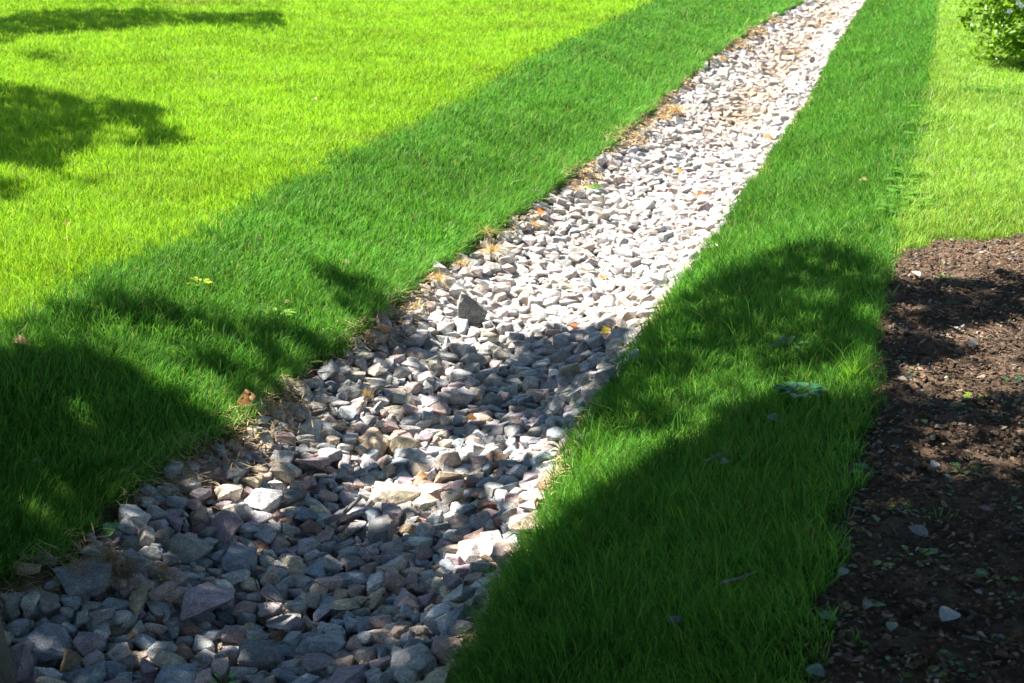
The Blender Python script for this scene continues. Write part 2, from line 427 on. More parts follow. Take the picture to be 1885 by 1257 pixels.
def sky_block_leaves(cx, cy, cz, rx, ry, rz, n):  # leaves added to block skylight, left out where they would shade sunlit ground
    d = RNG.standard_normal((n, 3)); d /= np.linalg.norm(d, axis=1, keepdims=True); r = RNG.random((n, 1))**.45
    C = d*r*np.array([rx, ry, rz]) + np.array([cx, cy, cz]); C = C[C[:, 2] > 2.6]
    tt = C[:, 2]/SUN[2]; gx = C[:, 0]-SUN[0]*tt; gy = C[:, 1]-SUN[1]*tt
    px, py, dd = to_px(gx, gy, terrain(gx, gy, False))
    ok = (gy < 2.1) | (px > 2080) | (px < -260) & (py > 620) | (shade_at(gx, gy) > .93)
    return C[ok]
LB = sky_block_leaves(-2.2, 1.0, 5.6, 4.4, 4.2, 2.8, 70000)  # extra crown leaves added to darken the foreground shade
tbx, tby = P(-88, 1215, -.2)
tree('roadside_tree'.replace('roadside', 'shade'), 'grey-green barked tree whose trunk base stands at the lawn-side corner of the stone bed', (tbx, tby, float(terrain(tbx, tby))), (tbx-1.0, tby+1.3, 4.0), .135, np.concatenate([LA, LB]), 10, 'trees shading the swale')
LC = crown_leaves(-9.5, 0, 6.6, 24, 3.6, 6.0, lambda x, y: (y > 6.6), .55)
tree('shade_tree', 'unseen broad tree added beyond the right edge of the view to block skylight', (6.4, 3.2, 0), (6.2, 3.0, 3.4), .2, sky_block_leaves(5.6, 2.6, 4.9, 3.8, 4.8, 2.8, 50000), 8, 'trees shading the swale')  # unseen tree, added to keep skylight off from the right
tree('shade_tree', 'unseen spreading tree added behind the viewpoint to block skylight', (2.6, -3.6, 0), (2.4, -3.4, 3.6), .22, sky_block_leaves(1.6, -2.2, 5.4, 4.8, 4.2, 3.0, 60000), 9, 'trees shading the swale')  # unseen tree, added to cut skylight from behind the camera
tree('shade_tree', 'tree on the lawn beyond the picture edge whose crown shades the far lawn', (-10.5, 15.5, 0), (-10.3, 15.7, 3.6), .2, LC, 8, 'trees shading the swale')

# ------------------------------------------------------------------ grass
def in_view(x, y, margin):
    px, py, d = to_px(x, y, terrain(x, y, False))
    return (px > -margin) & (px < 1885+margin) & (y > 2.15) & (y < 44)
def blades(name, zid, ymin, ymax, dens0, hgt, wid, colf, mat, label, seg=3, margin=170, lean=1.0, inner=None):
    n0 = 0; P_ = []
    step = 1.0; y = ymin
    while y < ymax:
        y2 = min(y+step, ymax); ym = (y+y2)/2
        w = max(wid, .0006*ym)
        xw = (942.5+margin)/FPX*(y2*1.02+.5)
        n = int(dens0*(wid/w)*2*xw*(y2-y))
        x = RNG.uniform(-xw, xw, n); yy = RNG.uniform(y, y2, n)
        k = (zone(x, yy) == zid) & in_view(x, yy, margin)
        if inner is not None: k &= ~(in_view(x, yy, inner) & (yy < 23.5))
        P_.append(np.stack([x[k], yy[k], np.full(k.sum(), w)], 1)); y = y2
    A = np.concatenate(P_); x, y, w = A.T; n = len(x)
    z = terrain(x, y) - .004
    h = hgt*(.5+.75*RNG.random(n)**1.1)*(1+.18*wn2(x, y, 3.1)+.12*wn2(x, y, 9.))
    w = w*(.7+.6*RNG.random(n)); h = h*np.where(RNG.random(n) < .03, 1.65, 1)
    yaw = RNG.uniform(0, 2*np.pi, n)
    # lean direction: clumps share a direction; near the stones blades hang over them
    a, b, c, d = edges(y)
    ax = wn2(x, y, 5.3)*.5 + wn2(x+9, y, 14.)*.5 + RNG.normal(0, 1.15, n); ay = wn2(x+5, y-3, 6.1)*.5 + RNG.normal(0, 1.15, n)
    if zid == 1:
        ax += np.where(x < b+.02, np.exp(-np.clip(b-x, 0, 9)/.12)*1.5 + .25, 0) - np.where(x > c-.02, np.exp(-np.clip(x-c, 0, 9)/.12)*1.1 + .2, 0)
    ln = np.sqrt(ax**2+ay**2)+1e-6
    mag = lean*np.clip(.16+.34*ln*.75, 0, .97)*h*(.6+.8*RNG.random(n))
    dx, dy = ax/ln*mag, ay/ln*mag
    hz = np.sqrt(np.clip(h**2-mag**2*.8, (h*.25)**2, None))
    sx_, sy_ = np.cos(yaw), np.sin(yaw)
    col = colf(x, y, n)
    V = []; Cc = []
    for i in range(seg):
        t = i/seg; cx = x+dx*t**1.8; cy = y+dy*t**1.8; cz = z+hz*(t*(1.55-.55*t)); ww = w*.5*(1-.55*t**2)*(1 if i else .8)
        V += [np.stack([cx-sx_*ww, cy-sy_*ww, cz], 1), np.stack([cx+sx_*ww, cy+sy_*ww, cz], 1)]
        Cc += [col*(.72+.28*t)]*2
    V.append(np.stack([x+dx, y+dy, z+hz], 1)); Cc.append(col)
    nv = 2*seg+1
    V = np.stack(V, 1).reshape(-1, 3); Cc = np.stack(Cc, 1).reshape(-1, 3)
    base = (np.arange(n)*nv)[:, None]
    idx = []
    for i in range(seg-1): idx += [2*i, 2*i+1, 2*i+3, 2*i+2]
    idx += [2*seg-2, 2*seg-1, 2*seg]
    loops = (base+np.array([idx])).ravel()
    sizes = np.tile(np.array([4]*(seg-1)+[3]), n)
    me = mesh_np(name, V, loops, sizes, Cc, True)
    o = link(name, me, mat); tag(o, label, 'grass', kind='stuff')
    print(name, n)
def mixc(base, alt, p, jit):
    base = np.array(base)
    def f(x, y, n):
        c = base[None]*(1+jit*RNG.standard_normal((n, 1)))*(1+.14*wn2(x, y, 1.9)[:, None]+.12*wn2(x, y, 7.)[:, None]+.08*wn2(x+7, y+1, 17.)[:, None])
        c = c*(1+.07*RNG.standard_normal((n, 3)))
        for a, q in zip(alt, p):
            k = RNG.random(n) < q
            c[k] = np.array(a)*(.7+.6*RNG.random((k.sum(), 1)))
        return np.clip(c, .003, .9)
    return f
f_sod = mixc((.132, .37, .048), [(.24, .47, .07), (.40, .34, .16), (.08, .26, .05)], [.15, .02, .10], .12)
f_lawn0 = mixc((.308, .555, .034), [(.38, .63, .07), (.50, .44, .2), (.20, .46, .03)], [.22, .012, .08], .09)
def f_lawn(x, y, n):
    c = f_lawn0(x, y, n)
    k = x > edges(y)[3]-.3
    c[k] = c[k]*np.array([1.08, 1.0, 2.5])
    pt = np.clip(wn2(x+3, y*1.3, 1.3)*wn2(x-1, y+2, 3.7)-.15, 0, 1)[:, None]
    c = c*(1-pt*.5)+np.array([.33, .42, .10])*pt*.5
    px, py, d = to_px(x, y, np.zeros(n))
    q = (px > 300) & (px < 525) & (py < 12) & (py > -25) & (RNG.random(n) < .22*(1+wn2(x, y, 3.)))
    c[q] = np.array([.42, .36, .17])
    return c
blades('sod_grass', 1, 2.15, 7.5, 31000, .074, .0019, f_sod, M_SOD, 'long dark green grass on the two sloping banks of the stone bed', 3, 200)
blades('sod_grass', 1, 7.5, 23.5, 26000, .078, .0019, f_sod, M_SOD, 'dark green bank grass where the swale runs away uphill', 2, 120)
blades('lawn_grass', 0, 4.6, 9, 19000, .066, .0026, f_lawn, M_LAWN, 'yellow-green mown lawn nearer part beyond the bank grass', 2, 160)
blades('lawn_grass', 0, 9, 23.5, 19000, .066, .0026, f_lawn, M_LAWN, 'yellow-green mown lawn in its far part', 2, 120)

blades('lawn_grass', 0, 5.0, 44, 5200, .075, .0070, f_lawn, M_LAWN, 'lawn beyond the edges of the view', 2, 1100, 1.0, 120)
blades('sod_grass', 1, 3.0, 44, 6000, .080, .0060, f_sod, M_SOD, 'bank grass beyond the edges of the view', 2, 900, 1.0, 120)
# ------------------------------------------------------------------ stones
def hull_proto(seed, detail):
    r = random.Random(seed)
    bm = bmesh.new()
    n = r.randint(10, 18)
    for _ in range(n):
        while True:
            v = Vector((r.uniform(-1, 1), r.uniform(-1, 1), r.uniform(-1, 1)))
            if .25 < v.length: break
        m = max(abs(v.x), abs(v.y), abs(v.z)); e = r.uniform(.35, .9)
        v = v.normalized().lerp(v/m, e)*r.uniform(.88, 1.0)
        bm.verts.new(v)
    g = bmesh.ops.convex_hull(bm, input=bm.verts)
    junk = [e for e in g['geom_interior']+g['geom_unused'] if isinstance(e, bmesh.types.BMVert)]
    bmesh.ops.delete(bm, geom=list(set(junk)), context='VERTS')
    bmesh.ops.dissolve_limit(bm, angle_limit=math.radians(16), verts=bm.verts, edges=bm.edges)
    if detail > 0:
        bmesh.ops.bevel(bm, geom=list(bm.edges), offset=.035 if detail > 1 else .06, segments=2 if detail > 1 else 1, profile=.6, affect='EDGES', clamp_overlap=True)
    bmesh.ops.triangulate(bm, faces=bm.faces)
    if detail > 1:
        for _ in range(3):
            long = [e for e in bm.edges if e.calc_length() > .24]
            if not long: break
            bmesh.ops.subdivide_edges(bm, edges=long, cuts=1, use_grid_fill=False)
            bmesh.ops.triangulate(bm, faces=bm.faces)
        off = Vector((seed*3.1, seed*1.7, 0))
        bm.normal_update()
        for v in bm.verts:
            c = v.co
            v.co = c + v.normal*(.075*mnoise.noise(c*1.8+off) + .045*mnoise.noise(c*4.3+off) + .02*mnoise.noise(c*10+off))
    # normalise to a unit box
    lo = [min(v.co[i] for v in bm.verts) for i in range(3)]; hi = [max(v.co[i] for v in bm.verts) for i in range(3)]
    for v in bm.verts:
        v.co = Vector([2*(v.co[i]-lo[i])/(hi[i]-lo[i])-1 for i in range(3)])
    bmesh.ops.recalc_face_normals(bm, faces=bm.faces)
    me = bpy.data.meshes.new('stone'); bm.to_mesh(me); bm.free()
    return me
PROTO = []
for k in range(26):
    me = hull_proto(100+k, 2)
    for p in me.polygons: p.use_smooth = True
    me.set_sharp_from_angle(angle=math.radians(24))
    me.materials.append(M_STONE); PROTO.append(me)
def arr(me):
    V = np.zeros(len(me.vertices)*3, np.float32); me.vertices.foreach_get('co', V)
    F = np.zeros(len(me.loops), np.int32); me.loops.foreach_get('vertex_index', F)
    return V.reshape(-1, 3), F
MID = [arr(hull_proto(200+k, 1)) for k in range(22)]
LOW = [arr(hull_proto(300+k, 0)) for k in range(18)]

COLS = {  # name: (colour, weight)
    'grey': ((.44, .45, .47), 26), 'bluish grey': ((.36, .42, .49), 20), 'pale grey': ((.58, .59, .60), 28), 'pinkish': ((.52, .40, .37), 20),  # both greys pushed bluer, standing in for the blue light on shaded stones
    'dark grey': ((.24, .25, .27), 5), 'cream': ((.62, .55, .45), 12), 'reddish brown': ((.34, .22, .17), 4), 'mauve grey': ((.42, .35, .40), 14), 'tan': ((.52, .43, .32), 3)}
CN = list(COLS); CW = np.array([COLS[c][1] for c in CN], float); CW /= CW.sum()

RES = .009
BX0, BY0, BX1, BY1 = -3.2, 1.3, 7.6, 27.0
nx, ny = int((BX1-BX0)/RES), int((BY1-BY0)/RES)
gX = BX0+(np.arange(nx)+.5)*RES; gY = BY0+(np.arange(ny)+.5)*RES
HM = np.zeros((ny, nx), np.float32)
for j0 in range(0, ny, 400):
    XX, YY = np.meshgrid(gX, gY[j0:j0+400]); HM[j0:j0+400] = terrain(XX.ravel(), YY.ravel(), False).reshape(XX.shape)
stones = []   # dict per stone
def foot(x, y, a, b, yaw):
    r = max(a, b); i0 = int((x-r-BX0)/RES); i1 = int((x+r-BX0)/RES)+1; j0 = int((y-r-BY0)/RES); j1 = int((y+r-BY0)/RES)+1
    if i0 < 0 or j0 < 0 or i1 >= nx or j1 >= ny: return None
    dx = gX[i0:i1]-x; dy = (gY[j0:j1]-y)[:, None]
    c, s = math.cos(yaw), math.sin(yaw)
    u = (dx*c+dy*s)/a; v = (-dx*s+dy*c)/b
    return slice(j0, j1), slice(i0, i1), u*u+v*v
def drop_z(x, y, a, b, c, yaw, q):
    f = foot(x, y, a, b, yaw)
    if f is None: return None
    J, I, r2 = f; m = r2 < .8
    hh = HM[J, I][m] + c*.72*np.sqrt(1-r2[m])
    if hh.size < 3: return None
    k = int(q*(hh.size-1)); z = np.partition(hh, k)[k]
    return float(z), f
def settle(f, z, c):
    J, I, r2 = f; m = r2 < 1
    top = z + c*.78*(1-r2[m])**.4
    sub = HM[J, I]; sub[m] = np.maximum(sub[m], top)
def tilt_from(x, y, r):
    i = int((x-BX0)/RES); j = int((y-BY0)/RES); k = max(2, int(r/RES))
    gxx = (HM[j, min(i+k, nx-1)]-HM[j, i-k])/(2*k*RES); gyy = (HM[min(j+k, ny-1), i]-HM[j-k, i])/(2*k*RES)
    return float(np.clip(gxx, -.5, .5)), float(np.clip(gyy, -.5, .5))
def add_stone(x, y, a, b, c, yaw, cname, q=.8, tilt=12, z=None, hand=None, proto=None, rot=None, lift=0):
    g = tilt_from(x, y, a)
    r = drop_z(x, y, a, b, c, yaw, q)
    if r is None: return
    zz, f = r; zz += lift
    settle(f, zz, c)
    base = np.array(COLS[cname][0])*1.07*np.array([1.02, 1.0, .98]); col = base*random.uniform(.75, 1.2)*np.array([random.uniform(.96, 1.04) for _ in range(3)])
    n = Vector((-g[0]*.7, -g[1]*.7, 1)).normalized()
    n = (n + Vector((random.gauss(0, 1), random.gauss(0, 1), 0))*math.tan(math.radians(tilt))*.6).normalized()
    M = n.to_track_quat('Z', 'Y').to_matrix() @ Matrix.Rotation(yaw, 3, 'Z')
    if rot is not None: M = rot
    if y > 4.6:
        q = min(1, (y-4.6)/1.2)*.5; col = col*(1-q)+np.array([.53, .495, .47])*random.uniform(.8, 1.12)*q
    if y > 10.5:   # silt-stained reach far up the bed
        f = float(np.clip((wob(x*1.1, y*.45)+.55), 0, 1))*min(1, (y-10.5)/2); xm = (float(ext(GLc, np.array(y)))+float(ext(GRc, np.array(y))))/2
        f *= math.exp(-((x-xm-.05)/.38)**2); col = col*(1-f)+np.array([.46, .36, .26])*random.uniform(.7, 1.2)*f
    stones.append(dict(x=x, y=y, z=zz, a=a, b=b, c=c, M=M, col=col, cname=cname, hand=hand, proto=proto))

# stones one can single out in the photograph: px, py, width, depth, height (picture pixels), yaw, colour, label
HAND = [
 (863,588,52,40,34,.1,'grey','slab of grey stone lying flat beneath the upright wedge stone'),
 (905,612,82,60,40,.2,'grey','blocky grey stone with a light top just below the upright wedge stone'),
 (950,455,58,44,26,.1,'pale grey','bright white flat stone in full sun beside the dry straw edge'),
 (950,478,60,44,30,.4,'pale grey','sunlit pale stone directly under the bright white flat stone'),
 (728,893,104,78,40,.0,'cream','large cream white slab lit by the sun in the middle of the bed'),
 (800,885,78,60,36,.2,'pinkish','rounded pale pink stone beside the large cream white slab'),
 (825,862,58,40,26,.1,'tan','small tan stone with a flat sunlit top above the rounded pale pink stone'),
 (242,928,66,56,40,.1,'pale grey','pale domed stone perched on the lawn-side edge of the bed'),
 (405,955,78,68,58,.5,'mauve grey','big blocky mauve stone in the shade below the lit patch'),
 (340,985,92,80,50,-.4,'grey','big grey stone leaning beside the big blocky mauve stone'),
 (160,1052,120,74,40,-.3,'bluish grey','long bluish slab at the shaded grass corner of the bed'),
 (380,1095,104,90,70,.9,'mauve grey','large sloping stone with a dark face in the shaded foreground'),
 (440,1015,90,60,44,.3,'bluish grey','bluish stone with a dark end face next to the thin black twig'),
 (520,1112,108,60,30,.0,'pale grey','pale flat slab in dim shade below the large sloping stone'),
 (872,990,78,52,40,.6,'pale grey','pale angular stone in a strip of sun against the soil-side bank'),
 (936,985,70,56,42,.2,'pinkish','smooth pink stone at the sunny end of the strip against the bank'),
 (835,1018,70,34,24,.4,'cream','small broken cream stone at the shaded end of the sunny strip'),
 (970,935,70,60,46,.6,'pinkish','speckled pinkish stone half under the bank grass'),
 (1165,572,66,36,30,.1,'reddish brown','reddish brown stone where the shade begins by the bank'),
 (1150,608,96,58,50,.3,'dark grey','large dark stone with a raised ridge by the bank grass'),
 (1118,672,84,44,36,.2,'dark grey','dark stone with a deep hollow beneath it by the bank grass'),
 (695,797,64,56,40,.2,'tan','squarish tan stone in dappled light'),
 (745,800,60,48,36,.1,'tan','tan topped stone right of the squarish tan stone'),
 (560,765,52,60,30,.9,'pale grey','pale stone set diagonally below the curled tan leaf'),
 (90,1165,100,84,48,-.5,'bluish grey','large bluish stone close to the tree trunk'),
 (35,1200,60,96,56,-.9,'mauve grey','tall mauve stone standing against the tree trunk'),
 (160,1170,80,60,40,-.4,'mauve grey','mauve stone next to the large bluish stone'),
 (280,1150,90,60,40,.5,'bluish grey','long bluish stone above the small green sprig'),
 (372,1162,44,40,34,.2,'pale grey','small bright stone beside the small green sprig'),
 (150,1225,90,60,44,.1,'bluish grey','bluish stone at the bottom of the bed near the trunk'),
 (320,1235,100,70,46,-.2,'bluish grey','broad bluish stone in deep shade at the lower end of the bed'),
 (600,1170,100,60,34,.1,'bluish grey','flat bluish stone in deep shade midway across the bed'),
 (650,1040,120,50,34,.0,'bluish grey','long dark ledge-like stone in shade under the dappled patch'),
 (700,960,110,46,40,.0,'dark grey','long dark stone with a shadowed underside'),
 (760,1075,90,60,40,-.2,'mauve grey','flat mauve stone in the shade of the foreground'),
 (845,1120,90,70,50,.2,'bluish grey','speckled blue stone in deep shade by the bank'),
 (640,1225,100,70,44,.2,'mauve grey','broad mauve stone near the lower end of the bed'),
 (760,1200,100,80,50,.4,'grey','grey stone in deep shade near the bank at the lower end'),
 (480,1190,90,64,40,.1,'dark grey','dark stone in deep shade right of the small green sprig'),
 (570,835,60,60,44,.3,'mauve grey','purplish stone with a flat face beside the grey stick'),
 (650,925,76,56,40,.2,'grey','grey stone touching the lower side of the cream slab'),
 (345,868,62,44,32,.0,'pale grey','pale stone with a bright top at the grass edge'),
 (415,885,70,50,36,.0,'cream','cream stone in the sunny patch near the grass edge'),
 (480,900,70,60,40,.3,'pale grey','pale stone in the sunny patch near the grey stick'),
]
def place_hand():
  for k, (px, py, w, dd, hh, yaw, cn, lb) in enumerate(HAND):
    x, y = P(px, py, -DEPTH+.025)
    for _ in range(3): x, y = P(px, py, float(terrain(x, y, False))+.11)
    _, _, d = to_px(x, y, -DEPTH); s = .82*float(d)/FPX
    add_stone(x, y, w*s*.56, dd*s*.62, hh*s*.58, yaw, cn, .75, 6, hand=lb, proto=k)
# the upright wedge stone
ux, uy = P(866, 586, -DEPTH+.02); ux, uy = P(866, 586, float(terrain(ux, uy, False))+.10); _, _, ud = to_px(ux, uy, -DEPTH+.02)
def fill(y0, y1, layers, smin, smax, bias):
    """stones over the bed between two distances"""
    ys_ = np.linspace(y0, y1, 40); a_, b_, c_, d_ = edges(ys_)
    area = float(np.sum((c_-b_+.06))*(y1-y0)/40)
    got = 0.0; target = area*layers
    while got < target:
        sz = smin + (smax-smin)*random.random()**bias
        a = sz/2; b = a*random.uniform(.48, .92); c = a*random.uniform(.36, .68); yaw = random.uniform(0, math.pi)
        best = None
        for _ in range(7):
            y = random.uniform(y0, y1); gl = float(ext(GLc, np.array(y))); gr = float(ext(GRc, np.array(y)))
            x = random.uniform(gl-.035, gr+.03)
            r = drop_z(x, y, a, b, c, yaw, .8)
            if r is None: continue
            sc = r[0]+.145*(1-((x-(gl+gr)/2)/((gr-gl)/2))**2)
            if best is None or sc < best[0]: best = (sc, x, y)
        if best is None: continue
        add_stone(best[1], best[2], a, b, c, yaw, CN[RNG.choice(len(CN), p=CW)], .8, 9)
        got += math.pi*a*b
fill(1.4, 3.4, 1.3, .036, .108, 1.2)
fill(3.4, 5.2, 1.3, .032, .09, 1.3)
place_hand()
fill(1.4, 3.4, .95, .024, .10, 1.9)
fill(3.4, 5.2, .95, .024, .085, 1.9)
fill(5.2, 8.5, 2.0, .032, .10, 1.6)
fill(8.5, 14, 1.7, .04, .105, 1.6)
fill(14, 26.5, 1.5, .05, .12, 1.4)
print('stones', len(stones))

# size on the picture, and whether it still shows on the surface of the heap
for s in stones:
    px, py, d = to_px(s['x'], s['y'], s['z']); s['px'], s['py'] = float(px), float(py)
    s['big'] = FPX/float(d)*math.sqrt(s['a']*s['b'])
    i = int((s['x']-BX0)/RES); j = int((s['y']-BY0)/RES); s['cover'] = float(HM[j, i])-(s['z']+s['c']*.78)
    s['inframe'] = -20 < s['px'] < 1905 and -10 < s['py'] < 1270
order = sorted([s for s in stones if s['inframe'] and s['cover'] < .012], key=lambda s: -(s['big'] + (1000 if s['hand'] else 0)))
N_IND = 299
ind = order[:N_IND]; rest_ids = set(id(s) for s in ind)
rest = [s for s in stones if id(s) not in rest_ids]

# ---- landmarks used to say which stone is which
def LM(px, py, z=-DEPTH): x, y = P(px, py, z); return x, y
LMK = [('the upright wedge stone', 866, 590), ('the large cream white slab', 728, 893), ('the pale domed stone', 242, 928), ('the grey stick', 625, 885),
       ('the curled tan leaf', 452, 745), ('the small green sprig', 405, 1172), ('the thin black twig', 470, 1030), ('the tree trunk', 10, 1190), ('the smooth pink stone', 936, 985),
       ('the long bluish slab', 160, 1052), ('the large sloping stone', 380, 1095), ('the pale flat slab', 520, 1112), ('the large dark ridged stone', 1150, 608),
       ('the squarish tan stone', 695, 797), ('the speckled blue stone', 845, 1120), ('the long dark ledge-like stone', 650, 1040), ('the flat mauve stone', 760, 1075),
       ('the bright orange leaf', 998, 385), ('the bright white flat stone', 950, 455), ('the dark hollowed stone', 1118, 672), ('the broad mauve stone', 640, 1225),
       ('the light brown straw tuft', 675, 672), ('the purplish flat-faced stone', 570, 835), ('the yellow leaf on sunny stones', 1120, 572)]
LMW = [(n, *LM(px, py)) for n, px, py in LMK]
BED = np.array([.33, .944])  # direction up the bed
cnt = {}
ORD = ['nearest', 'second', 'third', 'fourth', 'fifth', 'sixth', 'seventh', 'eighth', 'ninth', 'tenth']
cand = []
for s in ind:
    if s['hand']: continue
    ld = sorted(((math.hypot(s['x']-lx, s['y']-ly), n, lx, ly) for n, lx, ly in LMW))
    d, n, lx, ly = ld[0]
    v = np.array([s['x']-lx, s['y']-ly]); al = float(v@BED); ac = float(v[0]*BED[1]-v[1]*BED[0])
    rel = ('up the bed from' if al > 0 else 'down the bed from') if abs(al) > abs(ac) else ('on the soil side of' if ac > 0 else 'on the lawn side of')
    size = 'large' if s['a'] > .052 else ('small' if s['a'] < .032 else 'middling')
    shape = 'slab-like' if s['c']/s['a'] < .47 else ('blocky' if s['c']/s['a'] > .58 else 'flattish')
    s['key'] = (size, s['cname'], shape, rel, n); s['ld'] = d; cand.append(s)
cand.sort(key=lambda s: s['ld'])
for s in cand:
    k = s['key']; i = cnt.get(k, 0); cnt[k] = i+1
tot = dict(cnt); cnt = {}
for s in cand:
    size, cn, shape, rel, n = s['key']; i = cnt.get(s['key'], 0); cnt[s['key']] = i+1
    s['label'] = ('%s %s %s stone %s %s' % (size, cn, shape, rel, n)) if tot[s['key']] == 1 else ('%s %s %s %s stone %s %s' % (ORD[min(i, 9)], size, cn, shape, rel, n))
for s in ind:
    o = bpy.data.objects.new('stone', PROTO[s['proto'] % 26 if s['proto'] is not None else random.randrange(26)])
    COL.objects.link(o)
    M4 = s['M'].to_4x4() @ Matrix.Diagonal((s['a']*1.06, s['b']*1.06, s['c']*1.04, 1))
    o.matrix_world = Matrix.Translation((s['x'], s['y'], s['z'])) @ M4
    o.color = (*[float(v) for v in s['col']], 1)
    tag(o, s['hand'] or s['label'], 'stone', 'angular quarry stones filling the swale')
# the upright wedge stone: one tall angular mesh
def wedge():
    bm = bmesh.new()
    k = ud/FPX*.97
    pts = [(-26,-16,-6),(24,-20,-6),(30,12,-6),(-20,18,-6),(-24,-14,30),(30,-14,14),(28,10,18),(-20,16,34),(-18,-6,50),(-4,-8,46),(-16,8,50),(10,-6,34),(-25,-4,20),(33,-2,16)]
    for p in pts: bm.verts.new(Vector(p)*float(k))
    bmesh.ops.convex_hull(bm, input=bm.verts)
    bmesh.ops.dissolve_limit(bm, angle_limit=math.radians(8), verts=bm.verts, edges=bm.edges)
    bmesh.ops.bevel(bm, geom=list(bm.edges), offset=.0022, segments=2, profile=.6, affect='EDGES', clamp_overlap=True)
    bmesh.ops.triangulate(bm, faces=bm.faces)
    for _ in range(3):
        lg = [e for e in bm.edges if e.calc_length() > .011]
        bmesh.ops.subdivide_edges(bm, edges=lg, cuts=1); bmesh.ops.triangulate(bm, faces=bm.faces)
    bm.normal_update()
    for v in bm.verts: v.co += v.normal*(.0035*mnoise.noise(v.co*30)+.0018*mnoise.noise(v.co*90))
    o = bm_obj('stone', bm, M_STONE); i = int((ux-BX0)/RES); j = int((uy-BY0)/RES)
    o.location = (ux, uy, float(HM[j, i])+.006); o.color = (.36, .35, .33, 1); o.rotation_euler.z = .12
    tag(o, 'upright wedge-shaped grey stone standing proud where sun meets shade', 'stone', 'angular quarry stones filling the swale')
wedge()
def merge_stones(name, lst, label):
    Vs, Fs, Cs = [], [], []; nv = 0
    for s in lst:
        V, F = random.choice(MID if s['y'] < 9.5 else LOW)
        R = np.array(s['M']) @ np.diag([s['a']*1.08, s['b']*1.08, s['c']*1.05])
        Vs.append(V@R.T + np.array([s['x'], s['y'], s['z']])); Fs.append(F+nv); nv += len(V)
        Cs.append(np.repeat(s['col'][None], len(V), 0))
    V = np.concatenate(Vs); F = np.concatenate(Fs)
    me = mesh_np(name, V, F, np.full(len(F)//3, 3), np.clip(np.concatenate(Cs), 0, 1), False)
    o = link(name, me, M_GRAVEL); tag(o, label, 'stones', kind='stuff')
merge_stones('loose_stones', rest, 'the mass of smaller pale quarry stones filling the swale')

# ------------------------------------------------------------------ small leafy things
def top_z(x, y, extra=0.0):
    i = int((x-BX0)/RES); j = int((y-BY0)/RES)
    if 0 <= i < nx and 0 <= j < ny and zone(np.array([x]), np.array([y]))[0] == 2: return float(HM[j-2:j+3, i-2:i+3].max())+extra
    return float(terrain(x, y))+extra
def leaf_mesh(bm, o, d, n, L, W, curl=.2, lobes=0, seg=6, hole=0):
    """one curved leaf blade from o along d (unit), normal n"""
    d = d.normalized(); s = d.cross(n).normalized(); n = s.cross(d)
    rows = []
    for i in range(seg+1):
        t = i/seg
        w = W*.5*(math.sin(math.pi*min(t*1.02, 1))**.7)*(1+(.28*math.sin(t*math.pi*lobes) if lobes else 0)) if 0 < i < seg else W*.015
        c = o + d*(L*t) + n*(L*curl*(t*t*-1.0+t*.6))
        f = W*.16
        rows.append((bm.verts.new(c-s*w+n*f*(w/W*2)), bm.verts.new(c), bm.verts.new(c+s*w+n*f*(w/W*2))))
    for a, b in zip(rows, rows[1:]):
        for q in (0, 1): bm.faces.new((a[q], a[q+1], b[q+1], b[q]))
def tinted(o, col):
    me = o.data; n = len(me.vertices)
    at = me.attributes.new('tint', 'FLOAT_COLOR', 'POINT')
    c = np.ones((n, 4), np.float32); c[:, :3] = np.array(col)[None]*(.85+.3*RNG.random((n, 1))); at.data.foreach_set('color', c.ravel())
def fallen_leaf(px, py, size, col, label, group=None, z=None, curl=.5, lobes=0, tiltx=.2, zoff=.012, cat='leaf', yaw=None):
    zb = -DEPTH if z is None else z
    x, y = P(px, py, zb); _, _, d = to_px(x, y, zb); L = size*float(d)/FPX
    bm = bmesh.new(); yaw = random.uniform(0, 6.28) if yaw is None else yaw
    dv = Vector((math.cos(yaw), math.sin(yaw), random.uniform(-.1, .25)))
    leaf_mesh(bm, -dv*L*.5, dv, Vector((random.uniform(-.3, .3), -.25-tiltx, 1)), L, L*.62, curl, lobes, 8)
    st = -dv.normalized()*L*.5
    tube(bm, [st, st-dv.normalized()*L*.18+Vector((0, 0, L*.05)), st-dv.normalized()*L*.34], [L*.018, L*.014, L*.012], 5)
    o = bm_obj('fallen_leaf', bm, M_DRY if col[0] > col[1]*.95 else M_LEAF); tinted(o, col)
    o.location = (x, y, top_z(x, y, zoff)); tag(o, label, cat, group)
    return o
OR, TAN, YEL, GRN, BRN = (.72, .24, .04), (.50, .30, .13), (.62, .48, .06), (.10, .36, .04), (.22, .11, .05)
